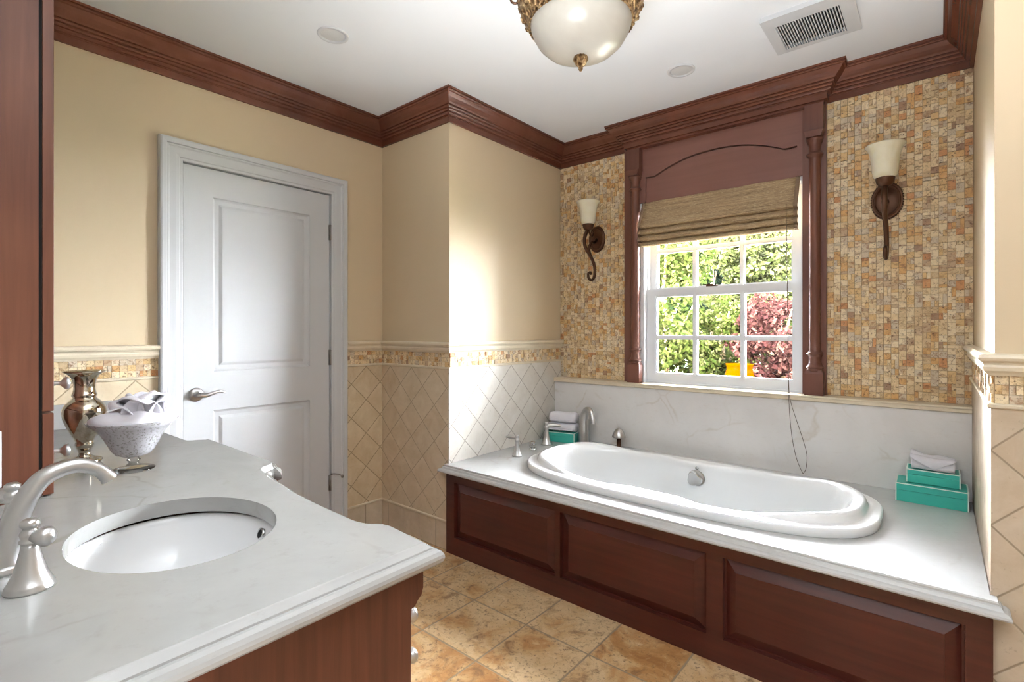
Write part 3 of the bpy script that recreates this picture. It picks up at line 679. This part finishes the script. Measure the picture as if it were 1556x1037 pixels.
# tub filler pieces on the deck
FLARE = [(.0265, 0), (.0265, .004), (.025, .007), (.02, .016), (.014, .034), (.0105, .055), (.009, .07), (.0095, .078), (.012, .081), (.012, .086), (.0085, .09), (.0085, .098), (.011, .102), (.009, .109), (0, .112)]
def lever_handle(x, y, z, ang, name, label, m, s_=1.0, finial=True, cat='faucet handle', group=None):
    t = thing(name, label, cat, (x, y, z), group)
    MB().lathe((x, y, z), [(r*s_, h*s_) for r, h in FLARE], 28).build('handle_base', m, t)
    d = Vector((cos(ang), sin(ang), 0)); c = Vector((x, y, z+.093*s_))
    pts = [c, c+d*.012*s_, c+d*.028*s_+Vector((0, 0, .002)), c+d*.05*s_+Vector((0, 0, .001)), c+d*.068*s_-Vector((0, 0, .002))]
    MB().tube(bez(pts, 4), [interp([0, .35, .7, 1], [.0075, .0085, .0105, .005], i/16)*s_ for i in range(17)], 10).build('lever', m, t)
lever_handle(-1.923, 2.334, ZD, radians(185), 'tub_tap', 'nickel lever handle at the front left corner of the bathtub', 'nickel', 1.15)
lever_handle(-1.972, 2.70, ZD, radians(35), 'tub_tap', 'nickel lever handle beside the small teal box behind the bathtub', 'nickel', 1.35)
ts = thing('tub_spout', 'tall curved nickel tub spout rising behind the bathtub rim', 'tub faucet', (-1.805, 2.885, ZD))
MB().lathe((-1.805, 2.885, ZD), [(.036, 0), (.036, .006), (.03, .012), (.027, .02), (.0, .022)], 28).build('spout_base', 'nickel', ts)
dd = Vector((.9, -.42, 0)).normalized(); b0 = Vector((-1.805, 2.885, ZD))
pts = bez([b0, b0+Vector((0, 0, .06)), b0+dd*.002+Vector((0, 0, .13)), b0+dd*.012+Vector((0, 0, .185)), b0+dd*.035+Vector((0, 0, .22)), b0+dd*.065+Vector((0, 0, .228)), b0+dd*.092+Vector((0, 0, .21)), b0+dd*.108+Vector((0, 0, .175)), b0+dd*.114+Vector((0, 0, .145))], 5)
MB().tube(pts, [interp([0, .3, .6, 1], [.036, .03, .021, .0185], i/(len(pts)-1)) for i in range(len(pts))], 18).build('spout', 'nickel', ts)
ak = thing('air_control', 'short chrome air control knob between the two tub handles', 'tub control', (-1.953, 2.526, ZD))
MB().lathe((-1.953, 2.526, ZD), [(.024, 0), (.024, .005), (.017, .008), (.016, .014), (.0, .014)], 24).build('control_base', 'chrome', ak)
MB().lathe((-1.953, 2.526, ZD), [(.0, .014), (.018, .014), (.021, .018), (.021, .045), (.018, .05), (.012, .05), (.01, .044), (0, .044)], 32, False, False, flute=(8, .05)).build('control_knob', 'chrome', ak)
hs = thing('hand_shower', 'brushed nickel dome headed hand shower behind the bathtub by the marble splash', 'hand shower', (-1.555, 2.905, ZD))
MB().lathe((-1.555, 2.905, ZD), [(.022, 0), (.022, .005), (.014, .009), (.013, .07), (.0, .07)], 20).build('shower_stem', 'bronze', hs)
MB().lathe((-1.555, 2.905, ZD), [(.012, .066), (.03, .066), (.042, .07), (.043, .075), (.039, .088), (.031, .104), (.02, .118), (.009, .125), (0, .126)], 32).build('shower_head', 'nickel', hs)

# ------------------------------------------------------------------ boxes and towels on the deck
def gift_box(label, x, y, z, wx, wy, h, rz):
    t = thing('storage_box', label, 'box', (x, y, z))
    def rotmb(mb):
        c, s_ = cos(rz), sin(rz)
        mb.v = [(x+(p[0]*c-p[1]*s_), y+(p[0]*s_+p[1]*c), z+p[2]) for p in mb.v]; return mb
    lid = h*.36; hx, hy = wx/2, wy/2
    rotmb(MB().bbox(-hx, hx, -hy, hy, 0, h-lid-.001, .001)).build('box_body', 'teal', t)
    lo = rotmb(MB().bbox(-hx-.001, hx+.001, -hy-.001, hy+.001, h-lid, h, .0012)).build('box_lid', 'teal', t)
    e = .0022; mb = MB()
    for sy in (-1, 1): mb.box(-hx-.002, hx+.002, sy*hy-e, sy*hy+e, h-e, h+.0012)
    for sx in (-1, 1): mb.box(sx*hx-e, sx*hx+e, -hy-.002, hy+.002, h-e, h+.0012)
    for sx in (-1, 1):
        for sy in (-1, 1): mb.box(sx*hx-e, sx*hx+e, sy*hy-e, sy*hy+e, h-lid, h)
    rotmb(mb).build('lid_piping', 'piping', lo)
    for sx in (-1, 1):
        for sy in (-1, 1): rotmb(MB().box(sx*hx-e, sx*hx+e, sy*hy-e, sy*hy+e, 0, h-lid-.0015)).build('corner_piping', 'piping', t)
gift_box('wide teal box at the right end of the tub deck, bottom of the stack', -.024, 2.879, ZD+.0005, .238, .158, .078, 0)
gift_box('smaller teal box stacked on the wide teal box at right', -.0185, 2.895, ZD+.081, .177, .115, .057, 0)
gift_box('teal box under white folded towels behind the left end of the bathtub', -1.955, 2.865, ZD+.0005, .2, .125, .064, radians(14))
# folded white cloth with a pointed flap
cz = ZD+.081+.0595; cxm, cym = -.018, 2.893
mb = MB(); N2 = 24
def cl_sec(u):
    """section (y, z) of the folded pad at u in -1..1"""
    top = .056+.012*(-u)*(u < 0)*1.2+.004*sin(u*5); fl = .046+.004*sin(u*3)
    return [(-fl, .002), (-fl-.003, .018), (-fl+.004, .035), (-fl+.012, .046), (-.02, top-.004), (.01, top), (.034, top-.003), (.044, .04), (.046, .018), (.045, .001)]
rings = [[(cxm+u*.072*(1+.05*(z/.05)*(1 if u < 0 else .6)), cym+y, cz+z) for y, z in cl_sec(u)] for u in [-1+2*i/N2 for i in range(N2+1)]]
mb.loft(rings, True, True, True)
wc = mb.build('folded_cloth', 'towel', None, 'white folded cloth with pointed flap on the smaller teal box', 'towel', origin=(cxm, cym, cz))
mb = MB(); F = []
for i in range(13):
    u = -1+2*i/12; dep = .007+.047*(1-abs(u))
    row = []
    for k in range(7):
        s_ = k/6; y, z = -.018-.034*min(1, s_*1.5), .0545-.0*s_
        d = dep*s_
        yy = -.03-.024*min(1, d/.012); zz = .0535-max(0, d-.004)
        row.append((cxm+u*.078*(1-s_*.0), cym+yy, cz+zz+.010*max(0, -u)*(1-s_)))
    F.append(row)
mb.loft(F, False)
mb.add([], [])
fo = mb.build('cloth_flap', 'towel', wc, solid=False)
sm = fo.modifiers.new('thick', 'SOLIDIFY'); sm.thickness = .003
def rolled_towel(label, x, y, z, L, ry, rzh, rz):
    mb = MB(); rings = []; n = 24
    for i in range(13):
        u = -1+2*i/12; e = 1-.10*abs(u)**6; ring = []
        for j in range(n):
            a = 2*pi*j/n; c, s_ = cos(a), sin(a); k = 2.6
            yy = ry*e*math.copysign(abs(c)**(2/k), c); zz = rzh*e*math.copysign(abs(s_)**(2/k), s_)+.0015*sin(u*6+j)
            px = u*L/2; ring.append((x+px*cos(rz)-yy*sin(rz), y+px*sin(rz)+yy*cos(rz), z+rzh+zz))
        rings.append(ring)
    mb.loft(rings, True, True, True)
    o = mb.build('folded_towel', 'towel', None, label, 'towel', 'towels on the left teal box', origin=(x, y, z))
    # fold edge: a flap line along the front
    f = MB(); row = []
    pts = [(x+u*cos(rz)+(ry+.001)*sin(rz), y+u*sin(rz)-(ry+.001)*cos(rz), z+rzh*(.55+.05*sin(u*60))) for u in [L*(-.47+.94*i/14) for i in range(15)]]
    f.tube(pts, .0045, 8).build('fold_edge', 'towel', o)
rolled_towel('lower of two white folded towels on the left teal box', -1.955, 2.87, ZD+.067, .19, .055, .029, radians(14))
rolled_towel('upper of two white folded towels on the left teal box', -1.953, 2.875, ZD+.126, .18, .052, .034, radians(12))

# ------------------------------------------------------------------ vanity
ZV = .84; VX = -.75; VF = .60
van = thing('vanity_cabinet', 'walnut vanity cabinet below the marble sink counter', 'vanity cabinet', (-1.7, .3, 0))
front = [(VX, VF), (-1.0, VF), (-1.02, .59), (-1.5, .605), (-1.52, .675), (-2.05, .675), (-2.07, .61), (XL+.01, .6)]
mb = MB()
base = [(VX, YV+.005)]+front+[(XL+.01, YV+.005)]
mb.loft([[(a, b, 0.0) for a, b in base], [(a, b, ZV-.041) for a, b in base]], True, True, False, False)
mb.build('carcass', 'walnut', van)
mb = MB()
mb.sweep([(VX+.0, YV+.01), (VX, VF-.001)], [(0, .12), (.004, .12), (.004, 0), (0, 0)], side=1)
mb.build('plinth', 'walnut', van)
# ogee apron rail under the counter along the front
mb = MB().sweep([(XL+.01, .6), (-2.07, .61), (-2.05, .675), (-1.52, .675), (-1.5, .605), (-1.02, .59), (-1.0, VF), (VX, VF)], [(0, ZV-.042), (.03, ZV-.042), (.03, ZV-.088), (.026, ZV-.1), (.016, ZV-.108), (.01, ZV-.116), (0, ZV-.118)], side=-1)
mb.build('apron', 'walnut', van)
for k, (a, b) in enumerate([(-.98, -.765)]):
    for z0, z1 in ((.64, .715), (.56, .632), (.33, .552), (.13, .322)):
        dw = MB().bbox(a, b, VF, VF+.014, z0, z1, .003).build('drawer', 'walnut', van)
        xm, zm = -.80, (z0+z1)/2
        MB().lathe((xm, VF+.014, zm), [(.006, 0), (.006, .014), (.012, .02), (.0155, .027), (.013, .034), (0, .038)], 20, axis=Matrix.Rotation(-pi/2, 3, 'X')).build('knob', 'nickel', dw)
for a, b in ((-1.48, -1.255), (-1.25, -1.03)):
    dr = MB().bbox(a, b, .6, .618, .13, .7, .003).build('cabinet_door', 'walnut', van)
    MB().lathe((b-.03 if a < -1.3 else a+.03, .618, .55), [(.006, 0), (.006, .014), (.0155, .027), (0, .038)], 20, axis=Matrix.Rotation(-pi/2, 3, 'X')).build('knob', 'nickel', dr)
# counter
fr = [(-.745, .626), (-.86, .634), (-.885, .628), (-.905, .612), (-.94, .604), (-.98, .604), (-1.1, .606), (-1.25, .614), (-1.4, .632), (-1.47, .645), (-1.5, .655), (-1.522, .672), (-1.533, .695), (-1.55, .708), (-1.58, .712), (-2.03, .712), (-2.06, .704), (-2.078, .68), (-2.09, .66), (-2.12, .65), (-2.31, .646), (XL+.012, .644)]
fr = [(p.x, p.y) for p in bez([(a, b, 0) for a, b in fr[1:-1]], 3)]
plan = [(-.745, YV+.002), (-.745, .626)]+fr+[(XL+.012, .644), (XL+.012, YV+.002)]
SKX, SKY, SKA, SKB = -1.18, .35, .212, .174
hole = [(p[0], p[1]) for p in sell(SKX, SKY, SKA, SKB, 2.05, 96, 0)]
mb = MB().poly(plan, [hole], lambda a, b, d: (a, b, ZV))
OGV = [(0, ZV), (.002, ZV-.001), (.005, ZV-.004), (.009, ZV-.0075), (.012, ZV-.01), (.013, ZV-.013), (.018, ZV-.0135), (.025, ZV-.017), (.029, ZV-.023), (.03, ZV-.029), (.028, ZV-.036), (.023, ZV-.041), (0, ZV-.041)]
mb.sweep(plan[:-1], OGV, side=1, smooth=False)
mb.sweep([(a, b) for a, b in hole], [(0, ZV), (-.0, ZV-.034)], closed=True, smooth=True)
ctr = mb.build('vanity_countertop', 'counter', None, 'pale marble vanity counter with ogee edge and oval sink cutout', 'countertop', origin=(-1.7, .3, ZV-.041), solid=False)
MB().box(XL+.001, XL+.02, YV+.005, .66, ZV, ZV+.1).build('side_splash', 'counter', ctr)
sk = thing('sink_basin', 'white oval undermount sink in the marble vanity counter', 'sink', (SKX, SKY, ZV-.2))
rings = [sell(SKX, SKY, SKA*f+.012, SKB*f+.012, 2.05, 72, ZV+z) for f, z in ((1.0, -.0415), (.985, -.043), (.965, -.06), (.93, -.09), (.86, -.122), (.74, -.15), (.56, -.168), (.34, -.176), (.12, -.179), (.05, -.18))]
MB().loft(rings, True, False, True).build('basin', 'porcelain', sk)
MB().lathe((SKX, SKY, ZV-.18), [(.0, .003), (.018, .003), (.022, .002), (.024, -.001), (.0, -.002)], 24, False, False).build('drain', 'chrome', sk)
_n = Vector((0, -.93, .36)).normalized(); ro = _n.to_track_quat('Z', 'Y').to_matrix(); oc = Vector((-1.195, .525, .771))
MB().lathe(oc, [(0.0, .004), (.0085, .004), (.009, .006), (.0125, .006), (.0125, -.006), (0, -.006)], 24, False, False, axis=ro).build('overflow', 'chrome', sk)
MB().lathe(oc, [(0.0, .0062), (.009, .0062)], 20, False, False, axis=ro).build('overflow_hole_shade', 'black', sk)  # black disc painting the dark inside the overflow
# faucet
fx, fy = -1.19, .101
fs = thing('sink_spout', 'arched brushed nickel sink spout over the oval sink', 'faucet', (fx, fy, ZV))
MB().lathe((fx, fy, ZV), [(.03, 0), (.03, .004), (.0285, .006), (.0285, .009), (.0255, .012), (.0, .014)], 32).build('spout_base', 'nickel', fs)
pts = bez([(fx, fy, ZV+.005), (fx, .103, ZV+.03), (fx, .111, ZV+.065), (fx, .126, ZV+.108), (fx, .146, ZV+.14), (fx, .17, ZV+.154), (fx, .197, ZV+.157), (fx, .222, ZV+.146), (fx, .237, ZV+.13), (fx, .242, ZV+.122)], 6)
MB().tube(pts, [interp([0, .12, .4, .8, 1], [.0245, .0205, .0155, .0118, .0135], i/(len(pts)-1)) for i in range(len(pts))], 20).build('spout', 'nickel', fs)
def cross_handle(x, y, ang, label):
    t = thing('sink_tap', label, 'faucet handle', (x, y, ZV), 'sink faucet handles')
    MB().lathe((x, y, ZV), [(.031, 0), (.031, .003), (.0295, .005), (.0295, .008), (.027, .011), (.021, .024), (.0155, .043), (.0115, .062), (.0105, .07), (.0, .071)], 32).build('handle_base', 'nickel', t)
    d = Vector((cos(ang), sin(ang), 0)); c = Vector((x, y, ZV+.081))
    mb = MB().lathe((x, y, ZV), [(.0105, .07), (.013, .072), (.013, .075), (.0105, .077), (.0125, .083), (.0125, .087), (.009, .091), (.0085, .094), (.0125, .098), (.0125, .104), (.008, .108), (0, .109)], 24)
    mb.build('cap', 'nickel', t)
    pts = [c+d*.006, c+d*.014, c+d*.02, c+d*.028, c+d*.034, c+d*.038]
    MB().tube(pts, [.009, .011, .014, .015, .011, .003], 16).build('lever', 'nickel', t)
cross_handle(-1.08, .121, radians(38), 'near brushed nickel sink handle at the left front of the sink')
cross_handle(-1.36, .128, radians(205), 'far brushed nickel sink handle beside the cherry tower cabinet')

# tower cabinet standing on the counter
TXE = -1.64
tw = thing('tower_cabinet', 'tall reddish cherry tower cabinet standing on the vanity counter', 'cabinet', (-1.85, .12, ZV))
MB().box(-2.05, TXE, YV+.002, .199, ZV+.0005, 2.415).build('cabinet_body', 'cherry', tw)
MB().box(-2.05, TXE-.004, .199, .2055, ZV+.02, 2.41).build('door_gap_shade', 'black', tw)  # black strip painting the shade between body and doors
for z0, z1, zk in ((1.046, 2.405, 1.108), (ZV+.006, 1.041, .938)):
    d = MB().bbox(-2.048, TXE, .2055, .2265, z0, z1, .0015).build('cabinet_door', 'cherry', tw)
    MB().lathe((-1.69, .2265, zk), [(.0085, 0), (.0085, .002), (.005, .006), (.0045, .016), (.007, .021), (.0145, .027), (.016, .031), (.0135, .036), (0, .039)], 24, axis=Matrix.Rotation(-pi/2, 3, 'X')).build('door_knob', 'nickel', d)
ol = thing('outlet_plate', 'white outlet plate on the side of the cherry tower at the left frame edge', 'outlet', (TXE, .1, .946))
MB().bbox(TXE, TXE+.005, .062, .1365, .881, 1.011, .002).build('plate', 'white', ol)
MB().bbox(TXE+.005, TXE+.0065, .08, .118, .91, .982, .0006).build('socket', 'baffle', ol)

# ------------------------------------------------------------------ vase and bowl
vx, vy = -2.0, .346
MB().lathe((vx, vy, ZV+.001), [(.0, 0), (.043, 0), (.045, .003), (.04, .007), (.022, .013), (.0145, .02), (.0145, .034), (.019, .04), (.0225, .05), (.0225, .056), (.021, .062), (.03, .08), (.042, .105), (.051, .13), (.0545, .148), (.053, .162), (.047, .176), (.036, .187), (.029, .193), (.0275, .197), (.031, .201), (.031, .206), (.0285, .21), (.0265, .222), (.0265, .235), (.029, .25), (.036, .262), (.046, .271), (.0545, .2755), (.053, .277), (.044, .272), (.033, .262), (.026, .25), (.024, .225), (.0, .22)], 48, False, False).build(
    'vase', 'mercury', None, 'silver mercury glass vase behind the towel bowl on the vanity', 'vase', origin=(vx, vy, ZV+.001))
bx, by = -1.775, .417
bw = thing('pedestal_bowl', 'speckled glass footed bowl holding white washcloths on the vanity', 'bowl', (bx, by, ZV+.001))
z0 = ZV+.001
MB().lathe((bx, by, z0), [(.0, 0), (.05, 0), (.052, .002), (.046, .005), (.02, .011), (.013, .018), (.012, .024), (.017, .028), (.014, .032), (.011, .036), (.0, .037)], 40, False, False).build('bowl_foot', 'clear', bw)
MB().lathe((bx, by, z0), [(.011, .036), (.026, .039), (.043, .047), (.053, .06), (.062, .08), (.074, .103), (.092, .126), (.109, .142), (.107, .144), (.09, .129), (.071, .105), (.058, .08), (.048, .062), (.038, .051), (.0, .045)], 56, False, False).build('bowl_cup', 'speckle', bw)
# washcloth filling the bowl and a rosette folded on top
mb = MB(); rings = []
for r, z, wv in ((.03, .07, 0), (.055, .085, .001), (.082, .118, .003), (.097, .136, .002), (.104, .143, .002), (.103, .150, .003), (.095, .157, .004), (.076, .163, .005), (.05, .167, .004), (.02, .169, .003)):
    rings.append([(bx+(r+wv*.6*sin(5*a+2))*cos(a), by+(r+wv*.6*sin(5*a+2))*sin(a), z0+z+wv*sin(4*a+1)) for a in [2*pi*j/48 for j in range(48)]])
mb.loft(rings, True, True, True)
mb.build('washcloth', 'towel', None, 'white washcloth lining the rim of the speckled glass bowl', 'washcloth', 'washcloths in the glass bowl', origin=(bx, by, z0+.07))
mb = MB()
def petal(c, ang, w, h, lean, curl):
    d = Vector((cos(ang), sin(ang), 0)); s_ = Vector((-sin(ang), cos(ang), 0)); rows = []
    for i in range(9):
        t = i/8; row = []
        for j in range(11):
            u = -1+2*j/10; ww = w*(1-.25*t*t)
            row.append(Vector(c)+s_*(u*ww)+d*(lean*t-.45*ww*u*u+curl*t**3)+Vector((0, 0, h*(1-(1-t)**1.6)*(1-.3*u*u)-.012*max(0, t-.8)*5)))
        rows.append(row)
    mb.loft(rows, False)
cc = (bx+.006, by+.02, z0+.152)
for k, (da, w_, h_, ln, cu) in enumerate([(-2.2, .068, .05, .036, .024), (-.9, .06, .066, .02, .02), (.4, .062, .074, .016, .018), (1.6, .06, .066, .028, .02), (2.7, .056, .066, .02, .02), (-1.6, .04, .072, .006, .012), (.9, .04, .078, .004, .008), (3.0, .036, .072, .004, .006)]):
    c = (cc[0]+.02*cos(da), cc[1]+.02*sin(da), cc[2]); petal(c, da, w_, h_, ln, cu)
ro_ = mb.build('rosette_cloth', 'towel', None, 'white washcloth folded like a flower on top of the glass bowl', 'washcloth', 'washcloths in the glass bowl', origin=cc, solid=False)
m_ = ro_.modifiers.new('thick', 'SOLIDIFY'); m_.thickness = .005
m_ = ro_.modifiers.new('soft', 'SUBSURF'); m_.levels = 1; m_.render_levels = 1

# ------------------------------------------------------------------ garden outside the window
MB().box(-14, 8, 6.4, 26, -.11, -.015).build('garden_lawn', 'lawn', kind='structure')
MB().box(-14, 8, YW+.14, 6.4, -.12, -.02).build('garden_ground', 'bounce_ground', kind='structure')
def leaves(mb, c, rad, n, size, rnd=(0, 1), flatten=0.0, clumps=60, inner=.55):
    cs = []
    for _ in range(clumps):
        d = Vector((random.gauss(0, 1), random.gauss(0, 1), random.gauss(0, 1))).normalized()*random.uniform(inner, 1)
        cs.append(Vector((c[0]+d.x*rad[0], c[1]+d.y*rad[1], c[2]+d.z*rad[2])))
    cr = .26*(rad[0]+rad[2])/2
    for _ in range(n):
        q = random.choice(cs); d = Vector((random.gauss(0, 1), random.gauss(0, 1), random.gauss(0, .7))).normalized()*cr*random.uniform(.3, 1)**.6
        p = q+d; nn = (d.normalized()*.8+Vector((random.uniform(-1, 1), random.uniform(-1, 1), random.uniform(-.2, 1.2)))).normalized()
        if flatten: nn = (nn*(1-flatten)+Vector((0, 0, 1))*flatten).normalized()
        a = nn.orthogonal().normalized(); a.rotate(Matrix.Rotation(random.uniform(0, 6.28), 3, nn)); b = nn.cross(a); s_ = size*random.uniform(.6, 1.3)
        mb.add([p-a*s_*.5, p+b*s_*.32, p+a*s_*.5+nn*s_*.1, p-b*s_*.32], [(0, 1, 2, 3)], False, random.uniform(*rnd)*.98+.01)
def tree(name, label, cat, x, y, crowns, mat, n, size, trunk, group=None, **k):
    t = thing(name, label, cat, (x, y, -.02), group)
    mb = MB()
    for c, r in crowns: leaves(mb, c, r, n, size, **k)
    mb.build('foliage', mat, t, solid=False)
    mb = MB().tube(bez([(x, y, -.02), (x+.03, y, trunk*.4), (x-.02, y+.03, trunk*.75), (x, y, trunk)], 4), [lerp(.07, .02, i/12) for i in range(13)], 8)
    for j in range(5):
        a = j*1.3; mb.tube([(x, y, trunk*(.35+.1*j)), (x+.3*cos(a), y+.3*sin(a), trunk*(.5+.11*j)), (x+.5*cos(a), y+.5*sin(a), trunk*(.65+.11*j))], [.03, .02, .008], 6)
    mb.build('trunk', 'bark', t)
G1 = [(0, (96, 128, 40)), (.4, (150, 172, 62)), (.75, (196, 206, 96)), (1, (226, 226, 140))]
G2 = [(0, (40, 66, 50)), (.6, (74, 104, 74)), (1, (120, 146, 104))]
G3 = [(0, (150, 172, 76)), (.5, (222, 232, 120)), (1, (255, 255, 190))]
RED = [(0, (104, 48, 48)), (.5, (160, 84, 78)), (.85, (200, 128, 112)), (1, (222, 162, 140))]
G4 = [(0, (48, 84, 38)), (.5, (92, 128, 56)), (1, (160, 184, 90))]
ML = {k: m_leaf(k, s_) for k, s_ in (('leaf_yellow_green', G1), ('leaf_dark_conifer', G2), ('leaf_light_conifer', G3), ('leaf_red_maple', RED), ('leaf_mid_green', G4))}
tree('leafy_tree', 'tall yellow green leafy tree outside the left window panes', 'tree', -3.45, 8.0, [((-3.45, 8.0, 1.55), (.95, .8, .95)), ((-3.6, 8.2, 2.6), (.85, .7, .8)), ((-3.3, 7.9, .6), (.9, .7, .6))], ML['leaf_yellow_green'], 5200, .085, 2.6)
tree('garden_shrub', 'rounded bright green shrub outside the middle window panes', 'shrub', -2.62, 8.3, [((-2.62, 8.3, 1.0), (.62, .6, .8)), ((-2.7, 8.4, .35), (.6, .6, .45))], ML['leaf_yellow_green'], 5200, .08, 1.4)
tree('red_maple', 'red leaved maple outside the right lower window panes', 'tree', -1.72, 8.0, [((-1.72, 8.0, 1.15), (.62, .7, .62)), ((-1.6, 8.1, .45), (.66, .7, .5))], ML['leaf_red_maple'], 6000, .075, 1.4, flatten=.15)
tree('dark_conifer', 'dark blue green conifer far behind the middle panes', 'tree', -4.9, 14.6, [((-4.9, 14.6, 2.6), (1.9, 1, 1.9)), ((-4.6, 14.6, 4.6), (1.3, 1, 1.4))], ML['leaf_dark_conifer'], 7000, .16, 5.2)
tree('light_conifer', 'pale green layered conifer outside the right upper panes', 'tree', -3.0, 11.8, [((-3.0, 11.8, 1.9), (1.25, .9, .7)), ((-2.9, 11.8, 2.9), (1.0, .8, .7)), ((-2.8, 11.8, 3.8), (.7, .7, .6))], ML['leaf_light_conifer'], 8500, .12, 4.2, flatten=.15)
mb = MB()
for k in range(8): leaves(mb, (-10.2+k*1.35, 19.0+.3*sin(k*2), 1.6), (1.05, .6, 1.9), 5200, .24, clumps=60, inner=.3)
mb.build('garden_hedge', ML['leaf_mid_green'], None, 'dark green hedge far behind the trees outside the window', 'hedge', origin=(-5.4, 19, -.02), solid=False)
tree('hedge_tree', 'mid green tree behind the leafy tree outside the left panes', 'tree', -6.0, 12.5, [((-6.0, 12.5, 1.8), (1.6, .8, 1.7)), ((-6.2, 12.5, 3.8), (1.3, .8, 1.2))], ML['leaf_mid_green'], 6000, .14, 4.5)
MB().lathe((-2.02, 7.1, -.02), [(.0, 0), (.11, 0), (.13, .02), (.165, .25), (.185, .5), (.18, .66), (.155, .76), (.165, .8), (.175, .82), (.16, .82), (.14, .76), (0, .74)], 36, False, False).build('garden_pot', 'potglaze', None, 'tall orange glazed pot in the garden below the red maple', 'planter', origin=(-2.02, 7.1, -.02))
